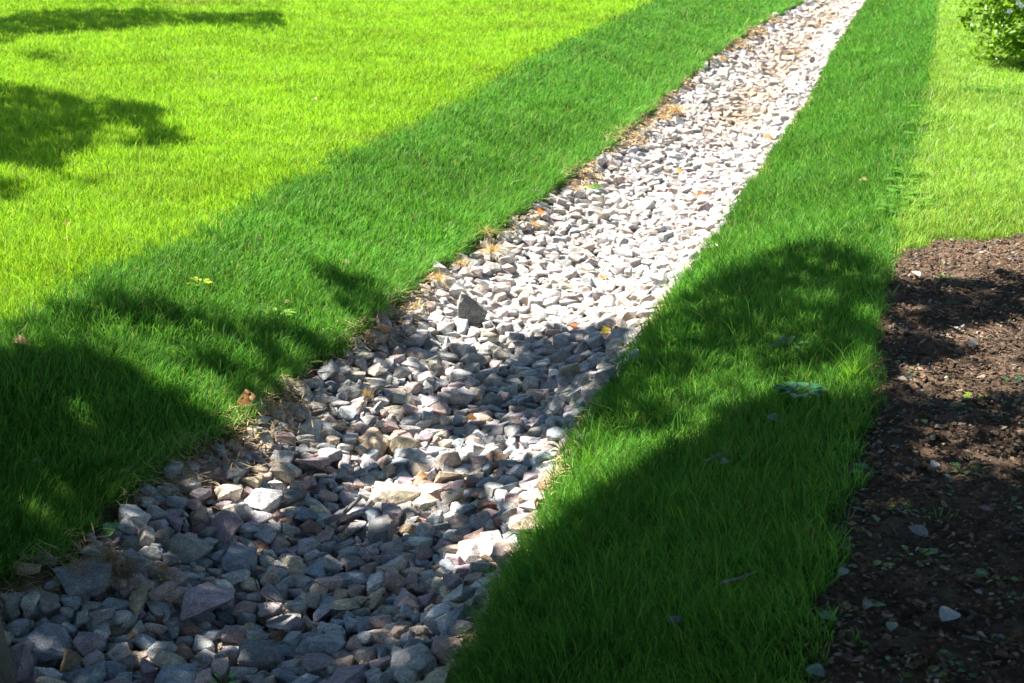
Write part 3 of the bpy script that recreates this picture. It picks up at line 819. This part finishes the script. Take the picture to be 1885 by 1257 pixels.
FL = [
 (998,385,26,OR,'bright orange fallen leaf on sunny stones by the bank grass',1),
 (1113,465,22,(.62,.28,.06),'orange brown leaf under a thin curled twig on sunny stones',1),
 (1055,552,26,(.60,.22,.09),'rust coloured curled leaf on sunny stones near the shade line',1),
 (1118,575,32,YEL,'yellow leaf on sunny stones near the shade line',2),
 (1137,583,18,(.45,.18,.05),'small brown leaf touching the yellow leaf on sunny stones',1),
 (712,604,36,(.66,.34,.14),'pale orange leaf on stones at the bank edge near the shade line',2),
 (1096,330,26,(.12,.26,.04),'dark green leaf lying on the sunny stones',0),
 (1083,335,18,(.35,.40,.10),'small green leaf on sunny stones',0),
 (868,712,24,(.40,.18,.07),'brown leaf caught between shaded stones',1),
 (672,605,20,(.40,.25,.10),'dull brown leaf at the foot of the bank grass',1),
 (205,963,50,(.16,.50,.08),'bright green leaf lying beside the pale domed stone',0),
 (245,1010,30,(.36,.24,.14),'brown leaf in the straw at the grass edge',1),
 (297,1003,22,(.60,.38,.10),'tan leaf scrap between mauve stones',1),
 (1290,330,20,(.40,.20,.08),'brown leaf on the far sunny stones',1),
 (1278,325,24,(.45,.30,.12),'tan leaf on the far sunny stones',1),
 (1415,243,22,(.40,.22,.1),'brown leaf on the far stones beside the bank',1),
 (1252,280,18,(.62,.34,.12),'small orange leaf on far stones',1),
 (775,815,20,(.55,.30,.10),'small tan leaf among stones in dappled light',1),
 (768,905,16,(.42,.2,.05),'tiny brown leaf under the large cream white slab',1),
]
for px, py, sz, col, lb, lo in FL: fallen_leaf(px, py, sz, col, lb, 'fallen leaves on the stones', lobes=lo*2, curl=.45)
GLv = [
 (124,411,22,TAN,'tan leaf in the sunny lawn'),(122,436,18,TAN,'pale tan leaf in the sunny lawn below another leaf'),(475,452,22,(.42,.34,.16),'dull tan leaf on the bank grass in half light'),
 (452,497,16,(.55,.38,.10),'small ochre leaf on the bank grass'),(255,500,18,TAN,'tan leaf where the lawn meets the darker bank grass'),(66,587,14,YEL,'small yellow leaf at the lawn edge'),
 (252,547,16,(.30,.22,.10),'dull brown leaf on the shaded bank edge'),(1590,330,20,(.60,.46,.22),'pale tan leaf on the soil-side bank grass'),(1527,348,18,(.42,.28,.12),'brown leaf on the soil-side bank grass'),
 (1783,405,16,TAN,'tan leaf in the lawn above the soil'),(1462,290-30,1,TAN,''),(805,165,14,(.66,.50,.12),'small ochre leaf far up the bank grass'),(1003,130,14,(.66,.42,.12),'tiny orange leaf near the top of the bank grass'),
 (580,180,14,(.70,.62,.40),'cream leaf in the open lawn'),(325,284,14,(.66,.40,.16),'tan leaf beside the tree shade on the lawn'),(808,165,1,TAN,''),(40,637,44,(.50,.34,.18),'brown leaf scraps sunk in the grass at the shade line'),
 (505,457,14,(.2,.13,.05),'dark brown scrap in the bank grass'),(213,640,14,(.28,.12,.05),'dark red-brown leaf low in the shaded bank grass'),(530,625,16,(.50,.38,.2),'tan leaf on the bank grass above the stones'),
 (640,495,18,(.5,.36,.18),'pale brown leaf where the bank shade band starts'),(1700,200-35,1,TAN,''),(1670,245,20,(.55,.50,.24),'straw coloured leaf at the far bank edge'),
 (440,715,18,(.55,.16,.05),'small rust red leaf beside the curled tan leaf')]
for px, py, sz, col, lb in GLv:
    sz *= .85; col = tuple(v*.75 for v in col)
    if sz > 5:
        x, y = P(px, py, 0); z = float(terrain(x, y)); x, y = P(px, py, z+.05)
        o = fallen_leaf(px, py, sz, col, lb, 'fallen leaves in the grass', z=z+.04, lobes=2, zoff=.040)
# large curled tan leaf with holes
def curled_leaf():
    z = -.2; x, y = P(452, 752, z); _, _, d = to_px(x, y, z); k = float(d)/FPX
    bm = bmesh.new(); N = 24; g = {}
    for i in range(N+1):
        for j in range(N+1):
            u = i/N*2-1; v = j/N*2-1
            r = math.hypot(u, v); a = math.atan2(v, u)
            if r > .93+.07*math.sin(a*5+.6): continue
            if math.hypot(u-.25, v-.35) < .12 or math.hypot(u+.4, v+.1) < .1: continue
            g[i, j] = bm.verts.new(Vector((u*(15-5*v)*k+3*k*math.sin(v*4), (.8*v*v*14-.7*u*u*16-6)*k, (v*17+18)*k)) + Vector((0, 3*k*math.sin(u*5+v*3), 0)))
    for i in range(N):
        for j in range(N):
            q = [(i, j), (i+1, j), (i+1, j+1), (i, j+1)]
            if all(p in g for p in q): bm.faces.new([g[p] for p in q])
    for v in [v for v in bm.verts if not v.link_faces]: bm.verts.remove(v)
    o = bm_obj('fallen_leaf', bm, M_DRY); tinted(o, (.62, .38, .20)); o.location = (x, y, z+.005); o.rotation_euler = (-.35, .15, .25)
    tag(o, 'large curled tan leaf with holes propped upright at the grass edge', 'leaf', 'fallen leaves in the grass')
curled_leaf()

def plant(px, py, kind, label, group, n=6, L=.05, W=.02, col=GRN, z=None, up=.8, cat='plant', zlift=0):
    zb = 0 if z is None else z
    x, y = P(px, py, zb)
    if z is None:
        zb = float(terrain(x, y)); x, y = P(px, py, zb)
    t = bpy.data.objects.new(kind, None); COL.objects.link(t); t.location = (x, y, top_z(x, y, -.004)+zlift); tag(t, label, cat, group)
    bs = bmesh.new(); bl = bmesh.new()
    for i in range(n):
        a = i*2.4+random.uniform(-.3, .3); e = up*random.uniform(.6, 1.2)
        dv = Vector((math.cos(a), math.sin(a), e)).normalized(); sl_ = L*random.uniform(.35, .8)
        p1 = dv*sl_*.5; p2 = dv*sl_ + Vector((0, 0, -.05*sl_))
        tube(bs, [Vector((0, 0, 0)), p1, p2], [.0013, .0011, .0008], 5)
        ld = (dv+Vector((0, 0, -.55*e))).normalized()
        leaf_mesh(bl, p2, ld, Vector((dv.x*-.4, dv.y*-.4, 1)), L*random.uniform(.7, 1.15), W*random.uniform(.8, 1.2), .25, 0, 6)
    s = bm_obj('stem', bs, M_LEAF, t); tinted(s, [c*.8 for c in col])
    l = bm_obj('leaves', bl, M_LEAF, t); tinted(l, col)
    return t
plant(372, 572, 'broadleaf_weed', 'yellow-green broad leaved weed standing in the bank grass', 'weeds growing in the bank grass', 7, .045, .03, (.38, .48, .03), zlift=.045)
plant(512, 690, 'broadleaf_weed', 'light green pointed-leaf weed at the bank foot above the stones', 'weeds growing in the bank grass', 7, .07, .024, (.20, .42, .05), zlift=.02)
plant(1470, 752, 'broadleaf_weed', 'bluish green broad leaved plant in the shaded soil-side bank', 'weeds growing in the bank grass', 11, .055, .036, (.05, .20, .07), up=.55, zlift=.055)
plant(1450, 655, 'broadleaf_weed', 'dull grey-green weed with drooping leaves in the bank grass', 'weeds growing in the bank grass', 7, .055, .02, (.06, .16, .05), up=.6, zlift=.04)
plant(405, 1180, 'green_sprig', 'small green sprig lit by a spot of sun between stones', None, 6, .030, .014, (.16, .46, .06), z=-DEPTH, up=.7, zlift=.005)
plant(295, 1012, 'green_sprig', 'tiny light green seedling between the mauve stones by the straw', None, 4, .018, .010, (.3, .55, .08), z=-DEPTH)
plant(455, 1110, 'green_sprig', 'tiny dark seedling on the pale flat slab edge', None, 4, .018, .008, (.14, .32, .06), z=-DEPTH)
plant(1040, 830, 'green_sprig', 'dark leaved sprig at the foot of the sunny bank tuft', None, 6, .045, .02, (.05, .2, .12), z=-DEPTH, zlift=.01)

def tuft(px, py, label, group, n=22, H=.13, spread=.5, col=(.17, .40, .04), w=.0035, cat='grass tuft', zlift=0, name='grass_tuft', mat=None, z=None, droop=.5):
    zb = 0
    x, y = P(px, py, 0 if z is None else z)
    if z is None: zb = float(terrain(x, y)); x, y = P(px, py, zb)
    bm = bmesh.new()
    for i in range(n):
        a = random.uniform(0, 6.28); sp = spread*random.random()**.6; h = H*random.uniform(.55, 1.1)
        b = Vector((random.gauss(0, .012), random.gauss(0, .010), 0)); dv = Vector((math.cos(a)*sp, math.sin(a)*sp, 1)).normalized()
        s = Vector((math.cos(a*3.1), math.sin(a*3.1), 0)); rows = []
        for q in range(7):
            t = q/6; c = b + dv*h*t + Vector((math.cos(a), math.sin(a), -.55))*(h*droop*sp*t*t*t)
            ww = w*.5*(1-t**2.2)+.0001
            rows.append((bm.verts.new(c-s*ww), bm.verts.new(c+s*ww)))
        for r1, r2 in zip(rows, rows[1:]): bm.faces.new((r1[0], r1[1], r2[1], r2[0]))
    o = bm_obj(name, bm, mat or M_SOD); tinted(o, col); o.location = (x, y, top_z(x, y, -.003)+zlift); tag(o, label, cat, group)
    return o
G1 = 'tall tufts standing above the bank grass'
tuft(1565, 712, 'tall sunlit grass tuft at the soil edge of the bank', G1, 42, .155, .55, (.26, .52, .04))
tuft(1530, 712, 'thin grass tuft next to the tall sunlit tuft at the soil edge', G1, 20, .10, .6, (.18, .40, .04))
tuft(1478, 712, 'single arching grass tuft above the bluish plant', G1, 9, .15, .9, (.26, .5, .06), droop=1.1)
tuft(1425, 665, 'fine long-bladed grass tuft arching over dull grey-green weed', G1, 9, .13, 1.0, (.22, .42, .06), droop=1.0)
tuft(1212, 728, 'tall fine tuft in the middle of the bank above the sunny patch', G1, 8, .13, .5, (.20, .42, .05))
tuft(1330, 700, 'bright grass tuft in the light band of the bank', G1, 24, .09, .7, (.20, .46, .04))
tuft(1095, 775, 'grass tuft arching over the shaded stones at the bank foot', G1, 14, .11, 1.2, (.10, .33, .10), droop=1.1)
tuft(1085, 860, 'dense sunlit tuft in the bright patch of the soil-side bank', G1, 46, .11, .7, (.18, .42, .03))
tuft(1045, 900, 'short sunlit tuft at the foot of the bright patch', G1, 40, .08, .8, (.16, .38, .04))
tuft(160, 935, 'long-bladed tuft in the shaded lawn-side bank by the domed stone', G1, 26, .12, 1.0, (.16, .34, .04), droop=1.0)
tuft(420, 620, 'long-bladed tuft in the middle of the lawn-side bank', G1, 20, .11, .9, (.18, .38, .06), droop=.9)
tuft(560, 470, 'pale long blades rising from the lawn-side bank', G1, 12, .12, .8, (.26, .46, .12), droop=.8)
G2 = 'dry straw tufts at the edge of the stones'
tuft(675, 690, 'light brown straw tuft growing between shaded stones', G2, 60, .05, 1.0, (.50, .36, .15), .0028, 'straw tuft', .015, 'straw_tuft', M_STRAW, -DEPTH)
tuft(806, 512, 'golden straw tuft at the bank foot in full sun', G2, 90, .07, 1.6, (.66, .48, .22), .003, 'straw tuft', .015, 'straw_tuft', M_STRAW, -DEPTH, .9)
tuft(908, 452, 'wide golden straw tuft above the bright white flat stone', G2, 120, .09, 1.8, (.66, .50, .24), .003, 'straw tuft', .015, 'straw_tuft', M_STRAW, -DEPTH, .9)
tuft(892, 434, 'golden straw tuft hanging out of the bank grass', G2, 90, .08, 1.8, (.64, .48, .22), .003, 'straw tuft', .015, 'straw_tuft', M_STRAW, -DEPTH, .9)
tuft(205, 1025, 'brown dry straw clump on stones at the shaded grass edge', G2, 130, .08, 1.8, (.34, .24, .13), .0026, 'straw tuft', .015, 'straw_tuft', M_STRAW, -DEPTH, .9)
tuft(230, 1030, 'dark brown straw clump below the brown dry clump', G2, 110, .08, 1.8, (.22, .15, .09), .0026, 'straw tuft', .015, 'straw_tuft', M_STRAW, -DEPTH, .9)
tuft(1246, 196, 'golden straw tuft far up the lawn-side edge of the bed', G2, 100, .12, 1.6, (.62, .46, .22), .006, 'straw tuft', .015, 'straw_tuft', M_STRAW, -DEPTH, .9)
tuft(1222, 208, 'small golden straw tuft below the far one', G2, 70, .10, 1.6, (.62, .46, .22), .006, 'straw tuft', .015, 'straw_tuft', M_STRAW, -DEPTH, .9)

tuft(985, 402, 'straw tuft beside the bright orange leaf', G2, 80, .06, 1.7, (.62, .46, .24), .003, 'straw tuft', .01, 'straw_tuft', M_STRAW, -DEPTH, .9)
tuft(1062, 338, 'thin straw tuft above the bright orange leaf', G2, 60, .06, 1.7, (.60, .44, .24), .003, 'straw tuft', .01, 'straw_tuft', M_STRAW, -DEPTH, .9)
tuft(850, 478, 'low pale straw tuft between the two golden ones', G2, 90, .06, 1.8, (.66, .52, .30), .003, 'straw tuft', .01, 'straw_tuft', M_STRAW, -DEPTH, .9)
tuft(762, 552, 'pale straw tuft at the tip of the grass where shade begins', G2, 60, .055, 1.7, (.62, .50, .28), .0028, 'straw tuft', .01, 'straw_tuft', M_STRAW, -DEPTH, .9)
tuft(1330, 104, 'faint golden straw tuft near the top of the bed', G2, 60, .10, 1.6, (.62, .46, .22), .006, 'straw tuft', .01, 'straw_tuft', M_STRAW, -DEPTH, .9)
# loose straw along both edges of the bed: uncountable
def straws():
    n = 34000; y = RNG.uniform(2.2, 20, n)**1.0
    a, b, c, d = edges(y)
    side = RNG.random(n) < .62
    pr = np.clip(.12+.95*wn2(y*0, y, 2.3)+.3*np.sin(y*9), 0.02, 1)*np.where(side, 1, .35)
    x = np.where(side, b+RNG.normal(.03, .02+.06*np.clip(pr, 0, 1), n), c+RNG.normal(.0, .02, n)); k = RNG.random(n) < pr; x, y = x[k], y[k]; n = len(x)
    i = np.clip(((x-BX0)/RES).astype(int), 0, nx-1); j = np.clip(((y-BY0)/RES).astype(int), 0, ny-1)
    z = np.maximum(HM[j, i], terrain(x, y))+.004+.02*RNG.random(n)
    L = RNG.uniform(.03, .09, n); w = np.maximum(.0014, y*.0004); a = RNG.uniform(0, 2*np.pi, n); pz = RNG.normal(0, .22, n)
    dx, dy, dz = np.cos(a)*L/2, np.sin(a)*L/2, pz*L/2; sx_, sy_ = -np.sin(a)*w, np.cos(a)*w
    V = np.stack([np.stack([x-dx-sx_, y-dy-sy_, z-dz*0], 1), np.stack([x-dx+sx_, y-dy+sy_, z-dz*0], 1),
                  np.stack([x+sx_, y+sy_, z+.008], 1), np.stack([x-sx_, y-sy_, z+.008], 1),
                  np.stack([x+dx+sx_*.4, y+dy+sy_*.4, z+np.abs(dz)], 1), np.stack([x+dx-sx_*.4, y+dy-sy_*.4, z+np.abs(dz)], 1)], 1).reshape(-1, 3)
    base = (np.arange(n)*6)[:, None]
    loops = np.concatenate([base+np.array([[0, 1, 2, 3]]), base+np.array([[3, 2, 4, 5]])], 1).ravel()
    col = np.array([.56, .42, .24])*(.5+.8*RNG.random((n, 1)))
    me = mesh_np('straw', V, loops, np.full(n*2, 4), np.repeat(col, 6, 0))
    tag(link('straw', me, M_STRAW), 'dry straw and dead grass lying along the edges of the stones', 'straw', kind='stuff')
straws()

# ------------------------------------------------------------------ sticks and twigs
def stick(pts, r, label, mat=M_TWIG, group=None, z=-DEPTH, name='stick', lift=.01, taper=.5):
    W = []
    for px, py, dz in pts:
        x, y = P(px, py, z); W.append(Vector((x, y, top_z(x, y, lift)+dz)))
    # smooth subdivide
    Q = []
    for i in range(len(W)-1):
        for t in (0, .33, .66): Q.append(W[i].lerp(W[i+1], t)+Vector((random.gauss(0, r*.25), random.gauss(0, r*.25), random.gauss(0, r*.25))))
    Q.append(W[-1]); n = len(Q)
    bm = bmesh.new(); tube(bm, Q, [r*(1-(1-taper)*i/(n-1)) for i in range(n)], 9)
    # a knot stub
    m = Q[n//2]; tube(bm, [m, m+Vector((r*1.5, r*.5, r*2.2))], [r*.5, r*.25], 6)
    o = bm_obj(name, bm, mat); b = W[0].copy(); o.data.transform(Matrix.Translation(-b)); o.location = b
    tag(o, label, 'stick', group); return o
stick([(596,902,.012),(628,885,.022),(662,868,.030)], .0115, 'short grey weathered stick lying across stones beside the cream slab')
stick([(458,985,.006),(470,1010,.008),(488,1035,.004),(484,1065,.004)], .0022, 'thin black twig running down between shaded stones', M_TWIGB)
stick([(488,1035,.006),(530,1050,.006),(560,1062,.006)], .0015, 'hair-thin brown twig branching off the thin black twig', M_TWIGB)
stick([(1405,190,.01),(1412,215,.02),(1418,238,.01)], .004, 'thin pale twig lying on the far sunny stones', M_TWIG)
stick([(1105,462,.004),(1120,450,.02),(1140,462,.006)], .0022, 'thin curled twig arching over the sunny stones', M_TWIGB)
stick([(1208,452,.004),(1222,442,.02),(1236,462,.006)], .0022, 'second curled twig on sunny stones nearer the soil-side bank', M_TWIGB)
stick([(600,900,.003),(660,930,.004),(690,965,.003)], .0016, 'fine brown twig below the short grey stick', M_TWIGB)
stick([(1770,1178,0),(1830,1192,.0),(1885,1196,0)], .003, 'pale brown twig lying on the dark soil', M_TWIG, None, 0)
stick([(1690,985,0),(1750,1000,.004),(1800,1040,0)], .002, 'thin twig on the dark soil under the pale leaf', M_TWIGB, None, 0)
stick([(1325,1112,.03),(1390,1108,.035)], .004, 'pale stick end resting in the dark bank grass', M_TWIG, None, -.05, lift=.045)
stick([(1300,848,.04),(1318,846,.045),(1340,846,.045)], .004, 'pale broken twig in the shaded bank grass', M_TWIG, None, -.05, lift=.045)
stick([(1655,505,0),(1690,478,.006),(1730,462,0)], .004, 'brown stick at the edge of the sunlit soil', M_TWIGB, None, 0)
for kk, (px, py) in enumerate([(1785, 176), (1812, 178), (1842, 180)]):
    plant(px, py, 'edge_weed', ['low dark weed in the far lawn below the bush', 'flat dark weed in the middle of three in the far lawn', 'small dark weed nearest the frame side of the far lawn'][kk], 'dark weeds in the far lawn', 8, .09, .03, (.08, .24, .02), up=.5, zlift=.04)

# ------------------------------------------------------------------ soil litter and weeds
def litter():
    n = 60000
    y = RNG.uniform(2.0, 6.7, n); x = RNG.uniform(.6, 3.6, n)
    k = (zone(x, y) == 3) & in_view(x, y, 200); x, y = x[k], y[k]; n = len(x)
    z = terrain(x, y)+.010
    s = .003+.0075*RNG.random(n)**2.5
    base = np.array([[-1,-.7,0],[1,-.6,0],[.8,.8,.1],[-.7,.9,.0],[0,.1,.9]], float)
    faces = [0,1,4, 1,2,4, 2,3,4, 3,0,4]
    V = np.repeat(base[None], n, 0)+RNG.normal(0, .22, (n, 5, 3))
    V *= s[:, None, None]*np.stack([.7+1.6*RNG.random(n)**2, np.ones(n), .35+.8*RNG.random(n)], 1)[:, None, :]
    a = RNG.uniform(0, 2*np.pi, n); c, sn = np.cos(a)[:, None], np.sin(a)[:, None]
    X = V[..., 0]*c-V[..., 1]*sn; Y = V[..., 0]*sn+V[..., 1]*c
    tx = RNG.normal(0, .4, n)[:, None]; Z = V[..., 2]+X*tx*.5
    V = np.stack([X+x[:, None], Y+y[:, None], Z+z[:, None]], 2).reshape(-1, 3)
    loops = ((np.arange(n)*5)[:, None]+np.array([faces])).ravel()
    pal = np.array([[.11,.075,.055],[.16,.11,.08],[.07,.05,.04],[.26,.20,.15],[.36,.31,.26],[.20,.10,.06],[.13,.13,.14]])
    col = pal[RNG.choice(7, n, p=[.32,.27,.22,.08,.02,.05,.04])]*(.7+.6*RNG.random((n, 1)))
    me = mesh_np('soil_litter', V, loops, np.full(n*4, 3), np.repeat(col, 5, 0))
    tag(link('soil_litter', me, M_LITTER), 'crumbs of bark, clods and chips covering the dark soil', 'litter', kind='stuff')
    # shreds: thin flat leaf bits and needles
    n = 9000; y = RNG.uniform(2.0, 6.7, n); x = RNG.uniform(.6, 3.6, n)
    k = (zone(x, y) == 3) & in_view(x, y, 200); x, y = x[k], y[k]; n = len(x)
    C = np.stack([x, y, terrain(x, y)+.018], 1)
    pal = np.array([[.30,.22,.13],[.20,.12,.07],[.42,.36,.28],[.16,.22,.10],[.30,.30,.32]])
    col = pal[RNG.choice(5, n, p=[.34,.3,.16,.1,.1])]*(.7+.6*RNG.random((n, 1)))
    o = leaf_cloud('leaf_litter', C, .006+.014*RNG.random(n)**2, col*.8, M_STRAW, None, 1.5)
    tag(o, 'shredded dead leaves strewn over the dark soil', 'litter', kind='stuff')
litter()
# low ground-cover sprouts on soil: individually placed weeds
SW = [(1775,700),(1865,700),(1700,745),(1765,752),(1740,778),(1668,690),(1640,660),(1825,770),(1800,735),(1868,745),(1615,790),(1660,775),(1600,830),(1600,870),(1688,770),
      (1858,930),(1738,905),(1610,950),(1560,930),(1655,938),(1700,945),(1715,1025),(1680,1030),(1835,1065),(1570,1045),(1600,1050),(1560,1000),(1610,985),(1785,865),(1730,870),
      (1825,1190),(1725,1215),(1650,1240),(1700,1245),(1855,1100),(1520,1065),(1535,1140),(1745,515),(1785,520),(1620,520),(1625,560),(1580,1120),(1625,1200),(1785,1235)]
zn = {}
for k, (px, py) in enumerate(SW):
    c = random.choice([(.10,.32,.10),(.16,.38,.06),(.26,.40,.04),(.08,.26,.12)]); cn = {(.10,.32,.10):'mid green',(.16,.38,.06):'bright green',(.26,.40,.04):'yellow-green',(.08,.26,.12):'blue-green'}[c]
    nl = random.randint(3, 8); where = 'beside the bank grass' if px < 1640 else ('near the sunlit soil' if py < 700 else ('in the middle of the soil' if py < 900 else 'in the darkest soil'))
    key = (cn, nl, where); zn[key] = zn.get(key, 0)+1
    wd = {3:'three',4:'four',5:'five',6:'six',7:'seven',8:'eight'}[nl]
    plant(px, py, 'soil_weed', '%s%s seedling with %s leaves %s' % ('' if zn[key] == 1 else ['','another ','a third ','a fourth '][min(zn[key]-1, 3)], cn, wd, where), 'small weeds sprouting from the dark soil', nl, random.uniform(.022, .042), random.uniform(.012, .024), c, up=.45)
for k, (px, py, lb) in enumerate([(1748,562,'two thin upright blades on the dark soil below the sunlit edge'),(1600,690,'ragged dark grass clump where bank meets soil'),(1600,735,'low drooping grass clump beside the tall sunlit tuft'),
                                  (1745,975-20,'sparse grass clump in the middle of the dark soil'),(1570,1180,'small grass clump at the dark soil edge')]):
    tuft(px, py, lb, 'grass clumps on the soil', 8+6*(k % 3), .05, 1.0, (.10, .28, .08))
SOILLEAF = [(1745,1145,62,(.42,.48,.58),'pale bluish leaf lying flat on the dark soil with a thin twig below'),(1690,985,40,(.30,.34,.44),'grey-blue narrow leaf on the dark soil'),(1720,862,30,(.34,.40,.46),'pale leaf on the dark soil near the bank'),
    (1552,1062,30,(.36,.38,.46),'pale leaf scrap right beside the bank grass'),(1800,1100,18,(.34,.36,.46),'small pale chip of leaf on dark soil'),(1755,612,24,(.40,.38,.36),'grey leaf on the half-lit soil'),
    (1615,500,18,(.5,.45,.4),''),(1685,512,26,(.52,.48,.44),'light leaf at the edge of the sunlit soil'),(1522,1150,40,(.12,.26,.22),'dark green fallen leaf at the soil edge of the bank'),(1790,640,22,(.42,.4,.4),'pale curled leaf on soil near the sunlit strip'),
    (1640,1170,36,(.14,.22,.16),'dull green fallen leaf on dark soil'),(1595,1130,28,(.3,.3,.3),'curled grey leaf on dark soil'),(1660,705,18,(.5,.42,.36),'small pinkish leaf on the soil by the bank'),(1812,945,20,(.24,.2,.3),'dusky leaf on the dark soil'),
    (1500,1257-12,50,(.22,.32,.38),'bluish leaf at the lowest corner of the soil')]
for px, py, sz, col, lb in SOILLEAF:
    if lb: fallen_leaf(px, py, sz, col, lb, 'leaves lying on the soil', z=0, lobes=0, zoff=.02, curl=.2)
GBL = [(1335,847,24,(.34,.40,.5),'small pale blue-grey leaf in the shaded bank grass'),(1462,712,40,(.16,.30,.36),'bluish leaf lying on the bank grass behind the broad leaved plant'),(1505,716,50,(.14,.18,.22),'dark slate leaf lying on the bank grass'),
       (1428,768,34,(.22,.34,.36),'teal leaf lying in the bank grass before the broad leaved plant'),(1240,1140,44,(.05,.07,.12),'dark bluish leaf low in the deep shade grass'),(70,872,20,(.10,.34,.2),'small green leaf in the shaded lawn-side grass')]
for px, py, sz, col, lb in GBL:
    x, y = P(px, py, 0); z = float(terrain(x, y)); fallen_leaf(px, py, sz, col, lb, 'leaves caught in the bank grass', z=z+.045, zoff=.043, curl=.45)
# weeds lining the far edge between bank grass and lawn
k = 0
for (px, py) in [(1722,90),(1715,130),(1708,150),(1702,205),(1694,235),(1688,260),(1700,225),(1680,290),(1668,310),(1676,330),(1662,345),(1655,372),(1672,365),(1690,385),(1728,222),(1770,180),(1850,148),(1650,400)]:
    k += 1
    adj = ['bushy','sparse','dark','bright','spreading','upright'][k % 6]
    posn = ['nearest the bush','high on the edge','midway along the edge','lower on the edge','close above the soil'][min(4, k//4)]
    plant(px, py, 'edge_weed', '%s weed %s between bank grass and lawn' % (adj, posn), 'weeds along the lawn edge', 9, .07, .035, random.choice([(.12,.30,.02),(.18,.40,.03),(.08,.22,.02)]), up=.8, zlift=.012)

# ------------------------------------------------------------------ bush at the far lawn corner
def bush():
    bx, by = P(1968, 128, 0)
    t = bpy.data.objects.new('bush', None); COL.objects.link(t); t.location = (bx, by, 0)
    tag(t, 'bushy light green shrub with small white flowers on the far lawn corner', 'bush')
    n = 26000; d = RNG.standard_normal((n, 3)); d /= np.linalg.norm(d, axis=1, keepdims=True)
    r = RNG.random(n)**(1/2.2)
    lump = 1+.22*np.sin(d[:, 0]*5+1)*np.cos(d[:, 2]*6)+.16*np.sin(d[:, 1]*11+d[:, 0]*7)+.10*np.sin(d[:, 0]*17+d[:, 2]*19)
    C = d*(r*lump)[:, None]*np.array([.92, .8, .85])+np.array([0, 0, .78])
    C = C[C[:, 2] > .05]
    gap = np.sin(C[:, 0]*9+2*np.sin(C[:, 2]*7))*np.cos(C[:, 1]*8+C[:, 2]*9) > -.35
    C = C[gap]
    sp = []
    for q in range(46):     # loose sprays sticking out of the crown and trailing low
        v = RNG.standard_normal(3); v /= np.linalg.norm(v); v[2] = v[2]*.8-.1; o0 = v*np.array([.8, .7, .75])+np.array([0, 0, .72]); o1 = o0+v*RNG.uniform(.12, .42)-np.array([0, 0, .12])
        m = RNG.random((34, 1)); sp.append(o0*(1-m)+o1*m+RNG.normal(0, .035, (34, 3)))
    sp = np.concatenate(sp); C = np.concatenate([C, sp[sp[:, 2] > .05]])
    n = len(C)
    col = np.array([.19, .36, .03])*(.5+.9*RNG.random((n, 1)))
    leaf_cloud('leaves', C, .035+.035*RNG.random(n), col, M_LEAF, t, .8)
    bm = bmesh.new()
    for i in range(16):
        a = random.uniform(0, 6.28); e = Vector((math.cos(a)*random.uniform(.2, .7), math.sin(a)*random.uniform(.2, .6), random.uniform(.7, 1.4)))
        tube(bm, [Vector((math.cos(a)*.05, math.sin(a)*.05, 0)), e*.5+Vector((0, 0, .1)), e], [.012, .008, .003], 6)
    bm_obj('stem', bm, M_TWIGB, t)
    mf, nt, N, L = newmat('white_petal'); p = N('ShaderNodeBsdfPrincipled'); p.inputs['Base Color'].default_value = (.8, .8, .85, 1); o_ = N('ShaderNodeOutputMaterial'); L(p.outputs[0], o_.inputs[0])
    for (px, py) in [(1858, 20), (1880, 10), (1874, 5)]:
        # flowers sit on the near face of the shrub
        D = Vector(((px-942.5)/FPX, cP-(py-628.5)/FPX*sP, -sP-(py-628.5)/FPX*cP)); q = Vector((0, 0, CAM_H)) + D*((by-.78)/D.y)
        bm = bmesh.new()
        for j in range(5):
            a = j*1.2566; leaf_mesh(bm, Vector((0, 0, 0)), Vector((math.cos(a), -.3, math.sin(a))), Vector((0, -1, .3)), .028, .024, .1, 0, 4)
        o = bm_obj('flower', bm, mf, t); o.location = q-Vector((bx, by, 0))
bush()
